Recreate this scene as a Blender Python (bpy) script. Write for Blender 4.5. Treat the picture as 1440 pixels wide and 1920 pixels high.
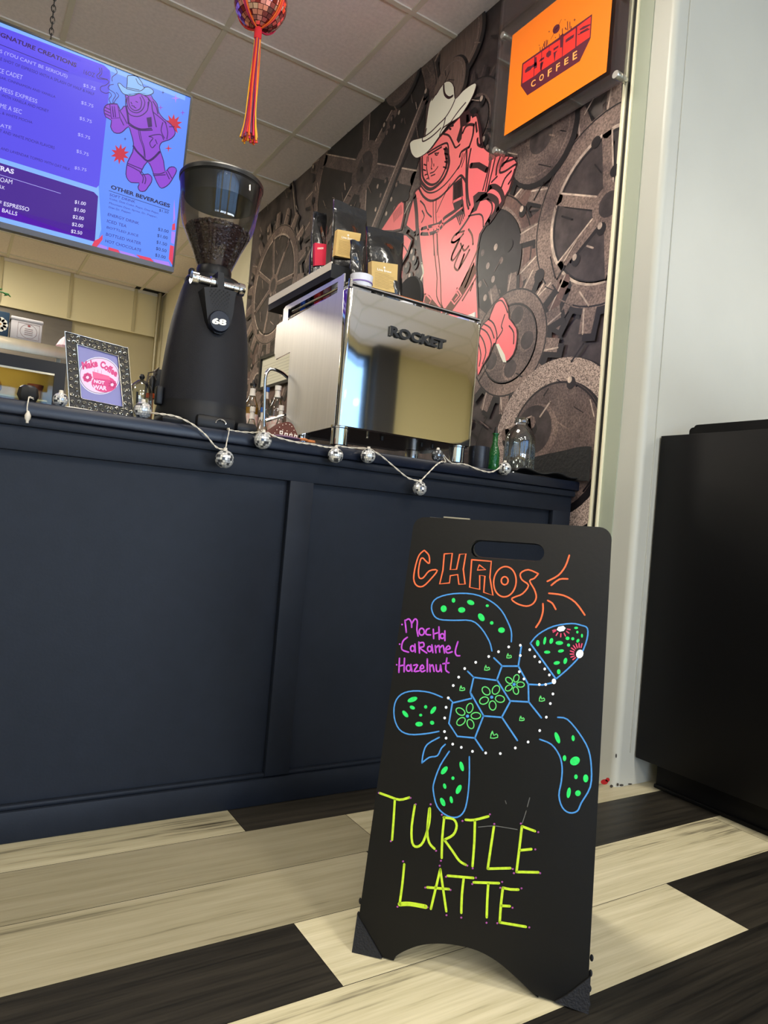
import bpy, bmesh, math, random
from mathutils import Vector, Matrix
from mathutils.geometry import tessellate_polygon
random.seed(7)
S = bpy.context.scene
for o in list(bpy.data.objects): bpy.data.objects.remove(o)
PI = math.pi

# ------------------------------------------------------------------ camera
RX = Vector((0.8452, 0.0796, 0.5285)); RX.normalize()      # world X seen in (right, down, forward)
RY = Vector((-0.528, -0.033, 0.849)); RY = (RY - RX*RY.dot(RX)).normalized()
RZ = RX.cross(RY); RZ = RZ if RZ.y < 0 else -RZ
FPX, CX, CY = 1310.0, 720.0, 960.0
EYE = Vector((0, 0, 0.735))
cd = bpy.data.cameras.new('camera'); cam = bpy.data.objects.new('camera', cd)
S.collection.objects.link(cam); S.camera = cam
cd.sensor_fit = 'VERTICAL'; cd.sensor_height = 36.0; cd.lens = FPX/1920*36.0
cd.clip_start = 0.02; cd.clip_end = 200
M = Matrix(((RX.x, -RX.y, -RX.z), (RY.x, -RY.y, -RY.z), (RZ.x, -RZ.y, -RZ.z))).to_4x4()
M.translation = EYE; cam.matrix_world = M

# ------------------------------------------------------------------ world, sky light and exposure
W = bpy.data.worlds.new('world'); S.world = W; W.use_nodes = True
nt = W.node_tree; nt.nodes.clear()
wo = nt.nodes.new('ShaderNodeOutputWorld'); bg = nt.nodes.new('ShaderNodeBackground')
tc = nt.nodes.new('ShaderNodeTexCoord'); sp = nt.nodes.new('ShaderNodeSeparateXYZ'); cr = nt.nodes.new('ShaderNodeValToRGB')
mr = nt.nodes.new('ShaderNodeMapRange'); mr.inputs[1].default_value = -0.3; mr.inputs[2].default_value = 0.8
nt.links.new(tc.outputs['Generated'], sp.inputs[0]); nt.links.new(sp.outputs[2], mr.inputs[0]); nt.links.new(mr.outputs[0], cr.inputs[0])
e = cr.color_ramp.elements; e[0].color = (0.16, 0.15, 0.14, 1); e[0].position = 0.2
e[1].color = (0.10, 0.27, 0.70, 1); e[1].position = 0.75
k = cr.color_ramp.elements.new(0.32); k.color = (0.42, 0.62, 0.95, 1)
nt.links.new(cr.outputs[0], bg.inputs[0]); bg.inputs[1].default_value = 2.2
nt.links.new(bg.outputs[0], wo.inputs[0])
S.view_settings.view_transform = 'Standard'; S.view_settings.look = 'None'
S.view_settings.exposure = 0.08; S.view_settings.gamma = 1.0; S.view_settings.use_curve_mapping = False
try:
    S.cycles.max_bounces = 10; S.cycles.diffuse_bounces = 5; S.cycles.transparent_max_bounces = 12
    S.cycles.caustics_reflective = False; S.cycles.caustics_refractive = False
    S.cycles.sample_clamp_indirect = 6.0
except Exception: pass

ROOM_Z = 2.915
WIN_Y = -4.40
def area(name, loc, rot, sx, sy, power, col):
    L = bpy.data.lights.new(name, 'AREA'); L.shape = 'RECTANGLE'; L.size = sx; L.size_y = sy
    L.energy = power; L.color = col
    o = bpy.data.objects.new(name, L); S.collection.objects.link(o); o.location = loc; o.rotation_euler = rot
    return o
# daylight coming through the three shop windows behind the viewer
WINS = [(-3.2, -1.5), (-1.1, 0.9), (1.3, 4.15)]
for (x0, x1) in WINS:
    area('window_daylight', ((x0+x1)/2, WIN_Y-0.30, 1.45), (math.radians(90), 0, 0), x1-x0+0.2, 2.5, 15*(x1-x0), (0.50, 0.76, 1.0))
    area('ceiling_fill', ((x0+x1)/2, WIN_Y-0.45, 0.45), (math.radians(128), 0, 0), x1-x0, 0.8, (22 if x0 < -2 else 60 if x0 < 0 else 95)*(x1-x0), (1.0, 0.94, 0.90))  # added upward fill lamp outside each window, brightens the ceiling
LAMPS = [(-2.5, -3.0, 24), (-0.7, -3.0, 38), (1.1, -3.0, 46), (-2.5, -1.3, 18), (-0.7, -1.3, 34), (1.1, -1.3, 50), (-1.85, 1.6, 26), (0.6, 1.6, 34), (-0.75, 6.2, 50), (-0.1, 4.6, 34), (4.25, -0.8, 42), (6.1, -0.8, 36)]   # recessed ceiling panels; counter and right-hand pairs added to brighten mural and rear wall

# ------------------------------------------------------------------ pixel rays on real planes (1440 x 1920 photograph)
def ray(x, y):
    d = Vector((x-CX, y-CY, FPX)); return Vector((RX.dot(d), RY.dot(d), RZ.dot(d)))
def P(x, y, ax, val):
    d = ray(x, y); i = 'XYZ'.index(ax); t = (val-EYE[i])/d[i]; return EYE + d*t
class Frame:
    """flat surface in the place: origin, u and v axes, n faces the room"""
    def __init__(s, o, u, v):
        s.o = Vector(o); s.u = Vector(u).normalized(); s.v = Vector(v).normalized(); s.n = s.u.cross(s.v).normalized()
        if s.n.dot(EYE-s.o) < 0: s.n = -s.n
    def uv(s, x, y):
        d = ray(x, y); t = (s.o-EYE).dot(s.n)/d.dot(s.n); p = EYE+d*t-s.o; return (p.dot(s.u), p.dot(s.v))
    def at(s, u, v, h=0.0): return s.o+s.u*u+s.v*v+s.n*h

# ------------------------------------------------------------------ materials
def lin(c):
    r = []
    for v in c[:3]:
        v = v/255.0; r.append(v/12.92 if v <= 0.04045 else ((v+0.055)/1.055)**2.4)
    return tuple(r)+(1.0,)
MATS = {}
def mat(name, col, rough=0.5, metal=0.0, var=0.0, vs=8.0, bump=0.0, bs=60.0, trans=0.0, ior=1.45, emit=0.0, stretch=None, coat=0.0, aniso=0, spec=0.5, col2=None, detail=4.0):
    if name in MATS: return MATS[name]
    m = bpy.data.materials.new(name); m.use_nodes = True; N = m.node_tree.nodes; K = m.node_tree.links
    b = N['Principled BSDF']; c = lin(col)
    b.inputs['Base Color'].default_value = c; b.inputs['Roughness'].default_value = rough; b.inputs['Metallic'].default_value = metal
    b.inputs['IOR'].default_value = ior; b.inputs['Transmission Weight'].default_value = trans
    b.inputs['Coat Weight'].default_value = coat; b.inputs['Specular IOR Level'].default_value = spec
    if emit: b.inputs['Emission Color'].default_value = c; b.inputs['Emission Strength'].default_value = emit
    t = N.new('ShaderNodeTexCoord'); mp = N.new('ShaderNodeMapping'); K.new(t.outputs['Object'], mp.inputs[0])
    if stretch: mp.inputs['Scale'].default_value = stretch
    if var or col2:
        n = N.new('ShaderNodeTexNoise'); n.inputs['Scale'].default_value = vs; n.inputs['Detail'].default_value = detail
        K.new(mp.outputs[0], n.inputs['Vector'])
        r = N.new('ShaderNodeValToRGB'); K.new(n.outputs['Fac'], r.inputs[0]); K.new(r.outputs[0], b.inputs['Base Color'])
        c2 = lin(col2) if col2 else c
        r.color_ramp.elements[0].position = 0.32; r.color_ramp.elements[1].position = 0.68
        r.color_ramp.elements[0].color = tuple(max(0, x*(1-var)) for x in c[:3])+(1,)
        r.color_ramp.elements[1].color = tuple(x*(1+var) for x in c2[:3])+(1,)
    if bump:
        n2 = N.new('ShaderNodeTexNoise'); n2.inputs['Scale'].default_value = bs; n2.inputs['Detail'].default_value = 3
        K.new(mp.outputs[0], n2.inputs['Vector']); bp = N.new('ShaderNodeBump'); bp.inputs['Strength'].default_value = bump
        bp.inputs['Distance'].default_value = 0.01
        K.new(n2.outputs['Fac'], bp.inputs['Height']); K.new(bp.outputs[0], b.inputs['Normal'])
    MATS[name] = m; return m
def glow(name, col, s=1.0):
    if name in MATS: return MATS[name]
    m = bpy.data.materials.new(name); m.use_nodes = True; N = m.node_tree.nodes; K = m.node_tree.links
    b = N['Principled BSDF']; b.inputs['Base Color'].default_value = (0.01, 0.01, 0.012, 1); b.inputs['Roughness'].default_value = 0.3; b.inputs['Specular IOR Level'].default_value = 0.12
    b.inputs['Emission Color'].default_value = lin(col); b.inputs['Emission Strength'].default_value = s
    MATS[name] = m; return m
def glass(name, col=(255, 255, 255), rough=0.0, ior=1.45, alpha=None):
    if name in MATS: return MATS[name]
    m = mat(name, col, rough=rough, trans=1.0, ior=ior)
    return m
def thin_glass(name, tint=(250, 252, 252), refl=0.06):
    """sheet of clear plastic or glass: straight-through transparency with a fresnel gloss"""
    if name in MATS: return MATS[name]
    m = bpy.data.materials.new(name); m.use_nodes = True; N = m.node_tree.nodes; K = m.node_tree.links; N.clear()
    o = N.new('ShaderNodeOutputMaterial'); t = N.new('ShaderNodeBsdfTransparent'); g = N.new('ShaderNodeBsdfGlossy')
    t.inputs[0].default_value = lin(tint); g.inputs['Roughness'].default_value = 0.03
    f = N.new('ShaderNodeFresnel'); f.inputs[0].default_value = 1.45
    a = N.new('ShaderNodeMath'); a.operation = 'MULTIPLY_ADD'; a.inputs[1].default_value = 0.75; a.inputs[2].default_value = refl; a.use_clamp = True
    mx = N.new('ShaderNodeMixShader')
    K.new(f.outputs[0], a.inputs[0]); K.new(a.outputs[0], mx.inputs[0]); K.new(t.outputs[0], mx.inputs[1]); K.new(g.outputs[0], mx.inputs[2]); K.new(mx.outputs[0], o.inputs[0])
    MATS[name] = m; return m

# ------------------------------------------------------------------ mesh helpers
class MB:
    def __init__(s): s.bm = bmesh.new(); s.mats = []; s.smooth = True
    def mi(s, m):
        if m not in s.mats: s.mats.append(m)
        return s.mats.index(m)
    def face(s, pts, m, smooth=False):
        f = s.bm.faces.new([s.bm.verts.new(p) for p in pts]); f.material_index = s.mi(m); f.smooth = smooth; return f
    def box(s, a, b, m, bev=0.0, seg=2):
        a = Vector(a); b = Vector(b); i = s.mi(m)
        r = bmesh.ops.create_cube(s.bm, size=1.0)
        for v in r['verts']: v.co = Vector(((a[j]+b[j])/2 + v.co[j]*(b[j]-a[j]) for j in range(3)))
        fs = set(f for v in r['verts'] for f in v.link_faces)
        for f in fs: f.material_index = i
        if bev:
            es = list(set(e for v in r['verts'] for e in v.link_edges))
            q = bmesh.ops.bevel(s.bm, geom=es, offset=bev, segments=seg, affect='EDGES', profile=0.5)
            for f in q['faces']: f.material_index = i
        return s
    def tube(s, pts, r, m, seg=8, caps=True, closed=False):
        pts = [Vector(p) for p in pts]; n = len(pts); i = s.mi(m); rings = []
        rr = r if isinstance(r, (list, tuple)) else [r]*n
        prev = None
        for k in range(n):
            if closed: d = pts[(k+1) % n]-pts[k-1]
            else: d = pts[min(k+1, n-1)]-pts[max(k-1, 0)]
            if d.length < 1e-9: d = Vector((0, 0, 1))
            d.normalize()
            if prev is None:
                a = d.orthogonal().normalized()
            else:
                a = prev-d*prev.dot(d)
                a = a.normalized() if a.length > 1e-6 else d.orthogonal().normalized()
            prev = a; b = d.cross(a)
            rings.append([s.bm.verts.new(pts[k]+(a*math.cos(2*PI*j/seg)+b*math.sin(2*PI*j/seg))*rr[k]) for j in range(seg)])
        for k in range(n if closed else n-1):
            A = rings[k]; B = rings[(k+1) % n]
            for j in range(seg):
                f = s.bm.faces.new((A[j], A[(j+1) % seg], B[(j+1) % seg], B[j])); f.smooth = True; f.material_index = i
        if caps and not closed:
            for R in (rings[0][::-1], rings[-1]):
                f = s.bm.faces.new(R); f.material_index = i
        return s
    def lathe(s, prof, c, m, seg=48, axis='Z', smooth=True):
        """profile of (radius, height); sharp corners where a point repeats"""
        c = Vector(c); i = s.mi(m); rings = []
        for (r, h) in prof:
            ring = []
            if r < 1e-6:
                p = {'Z': (0, 0, h), 'X': (h, 0, 0), 'Y': (0, h, 0)}[axis]; ring = [s.bm.verts.new(c+Vector(p))]
            else:
                for j in range(seg):
                    a = 2*PI*j/seg; x, y = r*math.cos(a), r*math.sin(a)
                    p = {'Z': (x, y, h), 'X': (h, x, y), 'Y': (y, h, x)}[axis]; ring.append(s.bm.verts.new(c+Vector(p)))
            rings.append(ring)
        for A, B in zip(rings[:-1], rings[1:]):
            for j in range(seg):
                if len(A) == 1 and len(B) == 1: continue
                if len(A) == 1: vs = (A[0], B[(j+1) % seg], B[j])
                elif len(B) == 1: vs = (A[j], A[(j+1) % seg], B[0])
                else: vs = (A[j], A[(j+1) % seg], B[(j+1) % seg], B[j])
                f = s.bm.faces.new(vs); f.smooth = smooth; f.material_index = i
        return s
    def ball(s, c, r, m, seg=16, rings=10, sc=(1, 1, 1), rot=None, smooth=True):
        i = s.mi(m); c = Vector(c); new = s.bm.verts.new; L = []
        for j in range(rings+1):
            t = PI*j/rings; z = math.cos(t); q = math.sin(t)
            row = [(0, 0, z)] if j in (0, rings) else [(q*math.cos(2*PI*k/seg), q*math.sin(2*PI*k/seg), z) for k in range(seg)]
            R = []
            for p in row:
                w = Vector((p[0]*r*sc[0], p[1]*r*sc[1], p[2]*r*sc[2])); R.append(new(c+(rot@w if rot else w)))
            L.append(R)
        for A, B in zip(L[:-1], L[1:]):
            for k in range(seg):
                k2 = (k+1) % seg
                if len(A) == 1: vs = (A[0], B[k], B[k2])
                elif len(B) == 1: vs = (A[k], B[0], A[k2])
                else: vs = (A[k], B[k], B[k2], A[k2])
                f = s.bm.faces.new(vs); f.material_index = i; f.smooth = smooth
        return s
    def prism(s, fr, outer, m, h0, h1, holes=(), side=None, bevel=0.0):
        """flat outline (u,v) given real thickness between heights h0..h1 along the frame normal"""
        i = s.mi(m); si = s.mi(side) if side else i
        loops = [outer]+list(holes); es = []; vl = []
        for lp in loops:
            vs = [s.bm.verts.new(fr.at(u, v, h0)) for (u, v) in lp]; vl.append(vs)
            for k in range(len(vs)): es.append(s.bm.edges.new((vs[k], vs[(k+1) % len(vs)])))
        q = bmesh.ops.triangle_fill(s.bm, use_beauty=True, use_dissolve=False, edges=es, normal=fr.n)
        fs = [g for g in q['geom'] if isinstance(g, bmesh.types.BMFace)]
        for f in fs: f.material_index = i
        if abs(h1-h0) < 1e-9: return s
        top = {}
        for vs in vl:
            for v in vs: top[v] = s.bm.verts.new(v.co+fr.n*(h1-h0))
        for f in fs:
            g = s.bm.faces.new([top[v] for v in f.verts][::-1]); g.material_index = i
        for vs in vl:
            for k in range(len(vs)):
                a, b = vs[k], vs[(k+1) % len(vs)]
                g = s.bm.faces.new((a, b, top[b], top[a])); g.material_index = si
        return s
    def build(s, name, parent=None, recalc=True, sharp=35):
        if recalc: bmesh.ops.recalc_face_normals(s.bm, faces=s.bm.faces)
        me = bpy.data.meshes.new(name); s.bm.to_mesh(me); s.bm.free()
        for m in s.mats: me.materials.append(m)
        try: me.set_sharp_from_angle(angle=math.radians(sharp))
        except Exception: pass
        o = bpy.data.objects.new(name, me); S.collection.objects.link(o)
        if parent: o.parent = parent; o.matrix_parent_inverse = Matrix.Translation(parent_loc(parent)).inverted()
        return o
def parent_loc(p):
    return Vector(p.location) if p.type == 'EMPTY' else Vector((0, 0, 0))
def thing(name, label, cat, loc, group=None):
    o = bpy.data.objects.new(name, None); S.collection.objects.link(o); o.location = loc; o.empty_display_size = 0.05
    o['label'] = label; o['category'] = cat
    if group: o['group'] = group
    return o
def tag(o, label, cat, group=None, kind=None):
    o['label'] = label; o['category'] = cat
    if group: o['group'] = group
    if kind: o['kind'] = kind
    return o
def struct(o, label=None):
    o['kind'] = 'structure'
    if label: o['label'] = label
    return o

def smooth_path(p, n=4, closed=False):
    """Catmull-Rom through 2D or 3D points"""
    if len(p) < 3: return list(p)
    D = len(p[0]); out = []
    m = len(p)
    for i in range(m if closed else m-1):
        g = (lambda k: p[k % m]) if closed else (lambda k: p[max(0, min(m-1, k))])
        a, b, c, d = g(i-1), g(i), g(i+1), g(i+2)
        for j in range(n):
            t = j/n
            out.append(tuple(0.5*((2*b[q])+(-a[q]+c[q])*t+(2*a[q]-5*b[q]+4*c[q]-d[q])*t*t+(-a[q]+3*b[q]-3*c[q]+d[q])*t**3) for q in range(D)))
    if not closed: out.append(tuple(p[-1]))
    return out
def pts(s):
    return [tuple(float(v) for v in w.split(',')) for w in s.split()]

TXT = {}
def text_mesh(s, bold=0.0, shear=0.0):
    key = (s, bold, shear)
    if key not in TXT:
        cu = bpy.data.curves.new('t', 'FONT'); cu.body = s; cu.size = 1.0; cu.offset = bold; cu.shear = shear; cu.resolution_u = 3
        ob = bpy.data.objects.new('t', cu); S.collection.objects.link(ob)
        dg = bpy.context.evaluated_depsgraph_get(); me = bpy.data.meshes.new_from_object(ob.evaluated_get(dg))
        V = [v.co.copy() for v in me.vertices]; F = [tuple(p.vertices) for p in me.polygons]
        bpy.data.objects.remove(ob); bpy.data.curves.remove(cu); bpy.data.meshes.remove(me)
        TXT[key] = (V, F)
    return TXT[key]
class Art:
    """printed or painted marks lying on a flat surface; pixel input goes through a crop mapping (ox, oy, scale)"""
    def __init__(s, fr, base=0.0004, step=0.00015):
        s.f = fr; s.mb = MB(); s.h = base; s.step = step; s.crop = (0, 0, 1.0)
    def px(s, p): return s.f.uv(s.crop[0]+p[0]/s.crop[2], s.crop[1]+p[1]/s.crop[2])
    def up(s, k=1): s.h += s.step*k
    def poly_uv(s, q, m):
        vs = [s.mb.bm.verts.new(s.f.at(u, v, s.h)) for (u, v) in q]; i = s.mb.mi(m)
        for t in tessellate_polygon([[Vector((u, v, 0)) for (u, v) in q]]):
            try: s.mb.bm.faces.new([vs[k] for k in t]).material_index = i
            except ValueError: pass
    def poly(s, st, m, sm=0):
        q = [s.px(p) for p in (pts(st) if isinstance(st, str) else st)]
        if sm: q = smooth_path(q, sm, True)
        s.poly_uv(q, m)
    def line_uv(s, q, w, m, closed=False):
        n = len(q)
        if n < 2: return
        L = []; R = []
        for i in range(n):
            if closed: a, b = q[i-1], q[(i+1) % n]
            else: a, b = q[max(0, i-1)], q[min(n-1, i+1)]
            dx, dy = b[0]-a[0], b[1]-a[1]; l = math.hypot(dx, dy) or 1e-9; nx, ny = -dy/l*w/2, dx/l*w/2
            L.append((q[i][0]+nx, q[i][1]+ny)); R.append((q[i][0]-nx, q[i][1]-ny))
        i = s.mb.mi(m)
        vl = [s.mb.bm.verts.new(s.f.at(u, v, s.h)) for (u, v) in L]; vr = [s.mb.bm.verts.new(s.f.at(u, v, s.h)) for (u, v) in R]
        for k in range(n if closed else n-1):
            j = (k+1) % n; f = s.mb.bm.faces.new((vl[k], vl[j], vr[j], vr[k])); f.material_index = i
        if not closed:
            for (c, sg) in ((q[0], 0), (q[-1], 0)): s.disc_uv(c, w/2, w/2, m, n=8)
    def line(s, st, w, m, sm=3, closed=False):
        for part in (st.split('|') if isinstance(st, str) else [st]):
            q = [s.px(p) for p in (pts(part) if isinstance(part, str) else part)]
            if sm and len(q) > 2: q = smooth_path(q, sm, closed)
            s.line_uv(q, w, m, closed)
    def disc_uv(s, c, ru, rv, m, n=14, rot=0.0):
        cs, sn = math.cos(rot), math.sin(rot)
        s.mb.face([s.f.at(c[0]+ru*math.cos(t)*cs-rv*math.sin(t)*sn, c[1]+ru*math.cos(t)*sn+rv*math.sin(t)*cs, s.h) for t in [2*PI*k/n for k in range(n)]], m)
    def ell(s, cx, cy, rx, ry, m, rot=0.0, n=14):
        """ellipse drawn in crop pixels, rot in degrees clockwise on the picture"""
        a = math.radians(rot); q = []
        for k in range(n):
            t = 2*PI*k/n; x, y = rx*math.cos(t), ry*math.sin(t); q.append((cx+x*math.cos(a)-y*math.sin(a), cy+x*math.sin(a)+y*math.cos(a)))
        s.poly(q, m)
    def ering(s, cx, cy, rx, ry, w, m, rot=0.0, n=16, t0=0, t1=360):
        a = math.radians(rot); q = []
        for k in range(n+(0 if t1-t0 >= 360 else 1)):
            t = math.radians(t0+(t1-t0)*k/n); x, y = rx*math.cos(t), ry*math.sin(t); q.append((cx+x*math.cos(a)-y*math.sin(a), cy+x*math.sin(a)+y*math.cos(a)))
        s.line(q, w, m, sm=2, closed=(t1-t0 >= 360))
    def text(s, st, bl, br, tl, m, bold=0.0, tail=None, shear=0.0):
        """the text fills the slanted box bottom-left, bottom-right, top-left (crop pixels); with tail the box is only as wide as that ending"""
        V, F = text_mesh(st, bold, shear); B, R_, T = [Vector(s.px(p)) for p in (bl, br, tl)]
        x0 = min(v.x for v in V); x1 = max(v.x for v in V); y0 = min(v.y for v in V); y1 = max(v.y for v in V)
        w = x1-x0
        if tail:
            V2, _ = text_mesh(tail, bold, shear); w = max(v.x for v in V2)-min(v.x for v in V2)
        U = (R_-B); Tv = (T-B); i = s.mb.mi(m)
        vs = []
        for v in V:
            a = 1+(v.x-x1)/w; b = (v.y-y0)/(y1-y0); q = B+U*a+Tv*b; vs.append(s.mb.bm.verts.new(s.f.at(q.x, q.y, s.h)))
        for f in F:
            try: g = s.mb.bm.faces.new([vs[k] for k in f]); g.material_index = i
            except ValueError: pass
    def build(s, name, parent=None): return s.mb.build(name, parent, recalc=False)

# ================================================================== THE ROOM
XM = 1.756          # mural wall
YW = 1.385          # white return wall
YB = 7.60           # far kitchen wall
XL, XR = -4.0, 7.5
wall_m = mat('wall_paint', (186, 187, 178), 0.42, var=0.03, vs=3, bump=0.04, bs=25)
cream_m = mat('cream_wall_panel', (226, 214, 172), 0.4, var=0.02, vs=2)
ceil_m = mat('ceiling_tile', (246, 234, 230), 0.9, var=0.05, vs=60, bump=0.25, bs=260)
grid_m = mat('ceiling_grid_metal', (224, 216, 200), 0.5)
dark_m = mat('gap_shade_black', (10, 10, 11), 0.9)

# floor of wide vinyl planks; light and dark ones, each with its own tone
def plank_mat():
    m = bpy.data.materials.new('vinyl_plank'); m.use_nodes = True; N = m.node_tree.nodes; K = m.node_tree.links; b = N['Principled BSDF']
    at = N.new('ShaderNodeAttribute'); at.attribute_name = 'tone'; sx = N.new('ShaderNodeSeparateColor'); K.new(at.outputs['Color'], sx.inputs[0])
    t = N.new('ShaderNodeTexCoord'); mp = N.new('ShaderNodeMapping'); mp.inputs['Scale'].default_value = (0.9, 6.0, 1.0); K.new(t.outputs['Object'], mp.inputs[0])
    ml = N.new('ShaderNodeMath'); ml.operation = 'MULTIPLY'; ml.inputs[1].default_value = 37.0; K.new(sx.outputs[1], ml.inputs[0])
    cb = N.new('ShaderNodeCombineXYZ'); K.new(ml.outputs[0], cb.inputs[0]); K.new(ml.outputs[0], cb.inputs[2])
    ad = N.new('ShaderNodeVectorMath'); ad.operation = 'ADD'; K.new(mp.outputs[0], ad.inputs[0]); K.new(cb.outputs[0], ad.inputs[1])
    n1 = N.new('ShaderNodeTexNoise'); n1.inputs['Scale'].default_value = 1.6; n1.inputs['Detail'].default_value = 5; n1.inputs['Distortion'].default_value = 0.9; K.new(ad.outputs[0], n1.inputs['Vector'])
    # fine grain
    mp2 = N.new('ShaderNodeMapping'); mp2.inputs['Scale'].default_value = (1.6, 60.0, 1.0); K.new(ad.outputs[0], mp2.inputs[0]); mp2.inputs['Scale'].default_value = (1.5, 7.0, 1.0)
    n2 = N.new('ShaderNodeTexNoise'); n2.inputs['Scale'].default_value = 5.0; n2.inputs['Detail'].default_value = 6; n2.inputs['Distortion'].default_value = 0.3; K.new(mp2.outputs[0], n2.inputs['Vector'])
    # cathedral figure
    wv = N.new('ShaderNodeTexWave'); wv.wave_type = 'BANDS'; wv.bands_direction = 'Y'; wv.inputs['Scale'].default_value = 1.7; wv.inputs['Distortion'].default_value = 7.0; wv.inputs['Detail'].default_value = 2.0; wv.inputs['Detail Scale'].default_value = 0.7
    K.new(ad.outputs[0], wv.inputs['Vector'])
    mx = N.new('ShaderNodeMix'); mx.data_type = 'FLOAT'; mx.inputs[0].default_value = 0.38; K.new(n1.outputs['Fac'], mx.inputs[2]); K.new(n2.outputs['Fac'], mx.inputs[3])
    mx2 = N.new('ShaderNodeMix'); mx2.data_type = 'FLOAT'; mx2.inputs[0].default_value = 0.07; K.new(mx.outputs[0], mx2.inputs[2]); K.new(wv.outputs['Fac'], mx2.inputs[3])
    rl = N.new('ShaderNodeValToRGB'); K.new(mx2.outputs[0], rl.inputs[0]); E = rl.color_ramp.elements
    E[0].position = 0.31; E[0].color = lin((92, 86, 70)); E[1].position = 0.62; E[1].color = lin((206, 198, 168))
    q = E.new(0.44); q.color = lin((186, 178, 146))
    rd = N.new('ShaderNodeValToRGB'); K.new(mx2.outputs[0], rd.inputs[0]); E = rd.color_ramp.elements
    E[0].position = 0.34; E[0].color = lin((17, 16, 14)); E[1].position = 0.66; E[1].color = lin((52, 48, 41))
    tn = N.new('ShaderNodeMix'); tn.data_type = 'RGBA'; tn.blend_type = 'MULTIPLY'; tn.inputs[0].default_value = 1.0
    K.new(rl.outputs[0], tn.inputs[6]); cg = N.new('ShaderNodeValToRGB'); K.new(sx.outputs[0], cg.inputs[0]); K.new(cg.outputs[0], tn.inputs[7])
    cg.color_ramp.elements[0].color = (0.30, 0.29, 0.28, 1); cg.color_ramp.elements[1].color = (1, 1, 1, 1)
    fx = N.new('ShaderNodeMix'); fx.data_type = 'RGBA'; K.new(sx.outputs[2], fx.inputs[0]); K.new(tn.outputs[2], fx.inputs[6]); K.new(rd.outputs[0], fx.inputs[7])
    K.new(fx.outputs[2], b.inputs['Base Color']); b.inputs['Roughness'].default_value = 0.42; b.inputs['Specular IOR Level'].default_value = 0.3
    bp = N.new('ShaderNodeBump'); bp.inputs['Strength'].default_value = 0.12; bp.inputs['Distance'].default_value = 0.002; K.new(n2.outputs['Fac'], bp.inputs['Height']); K.new(bp.outputs[0], b.inputs['Normal'])
    return m
pm = plank_mat(); seam = mat('floor_seam', (34, 31, 27), 0.8)
mb = MB(); lay = mb.bm.loops.layers.color.new('tone')
mb.face([(XL, -4.4, -0.0015), (XR, -4.4, -0.0015), (XR, YB, -0.0015), (XL, YB, -0.0015)], seam)
PW = 0.187; Y0 = 1.131; rnd = random.Random(3)
# (row, plank ends in X with (end, dark, tone)), read along the rows the photograph shows
ROWS = {2: [(-4, 0, 0.5), (-0.9, 1, 1), (-0.2, 0, 0.75), (0.638, 1, 0.3), (1.5, 0, 0.7), (2.6, 0, 0.9)],
        1: [(-4, 1, 0), (-1.4, 0, 0.45), (0.9, 0, 0.80), (2.2, 0, 0.7)],
        0: [(-4, 0, 0.4), (-1.1, 0, 0.62), (0.85, 1, 0.2), (2.3, 0, 0.7)],
        -1: [(-4, 0, 0.8), (-1.3, 1, 0.5), (0.587, 0, 1.0), (1.85, 0, 0.95)],
        -2: [(-4, 0, 0.8), (-0.7, 0, 1.0), (1.393, 1, 0.2), (2.5, 0, 0.9)],
        -3: [(-4, 0, 0.6), (-0.5, 0, 0.95), (0.72, 1, 0.2), (2.0, 1, 0.3), (3.3, 0, 0.8)]}
r = int((-4.4-Y0)/PW)-1
while Y0+r*PW < YB:
    y0 = max(-4.4, Y0+r*PW); y1 = min(YB, Y0+(r+1)*PW)
    if r in ROWS: cuts = ROWS[r]
    else:
        cuts = []; x = XL-rnd.random()*1.2
        while x < XR: cuts.append((max(x, XL), 1 if rnd.random() < 0.33 else 0, 0.5+0.5*rnd.random())); x += 1.22
    for i, (x, dk, tn) in enumerate(cuts):
        x1 = cuts[i+1][0] if i+1 < len(cuts) else XR
        if y1-y0 < 0.01: continue
        g = 0.0007; f = mb.face([(x+g, y0+g, 0), (x1-g, y0+g, 0), (x1-g, y1-g, 0), (x+g, y1-g, 0)], pm)
        sd = rnd.random()
        for lp in f.loops: lp[lay] = (tn, sd, float(dk), 1)
    r += 1
struct(mb.build('floor', recalc=False))

# suspended ceiling
mb = MB(); GX, GY, GS = 1.509, 2.538, 0.61
mb.box((XL, -4.4, ROOM_Z), (XR, YB, ROOM_Z+0.05), ceil_m)
ceiling = struct(mb.build('ceiling'))
mb = MB(); x = GX-GS*math.floor((GX-XL)/GS)
while x < XR: mb.box((x-0.012, -4.4, ROOM_Z-0.006), (x+0.012, YB, ROOM_Z+0.01), grid_m); x += GS
y = GY-GS*math.floor((GY+4.4)/GS)
while y < YB: mb.box((XL, y-0.012, ROOM_Z-0.0066), (XR, y+0.012, ROOM_Z+0.01), grid_m); y += GS
mb.box((1.45, 7.44, ROOM_Z-0.004), (1.74, YB, ROOM_Z), dark_m)  # black plate painted in as the darkness of a displaced tile's opening
mb.build('ceiling_grid', ceiling)

def wall(name, a, b, m):
    mb = MB(); mb.box(a, b, m); return struct(mb.build(name))
wall('wall_left', (XL-0.1, -4.4, 0), (XL, YB, ROOM_Z), wall_m)
wall('wall_east', (XR, -4.4, 0), (XR+0.1, YW, ROOM_Z), wall_m)
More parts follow.
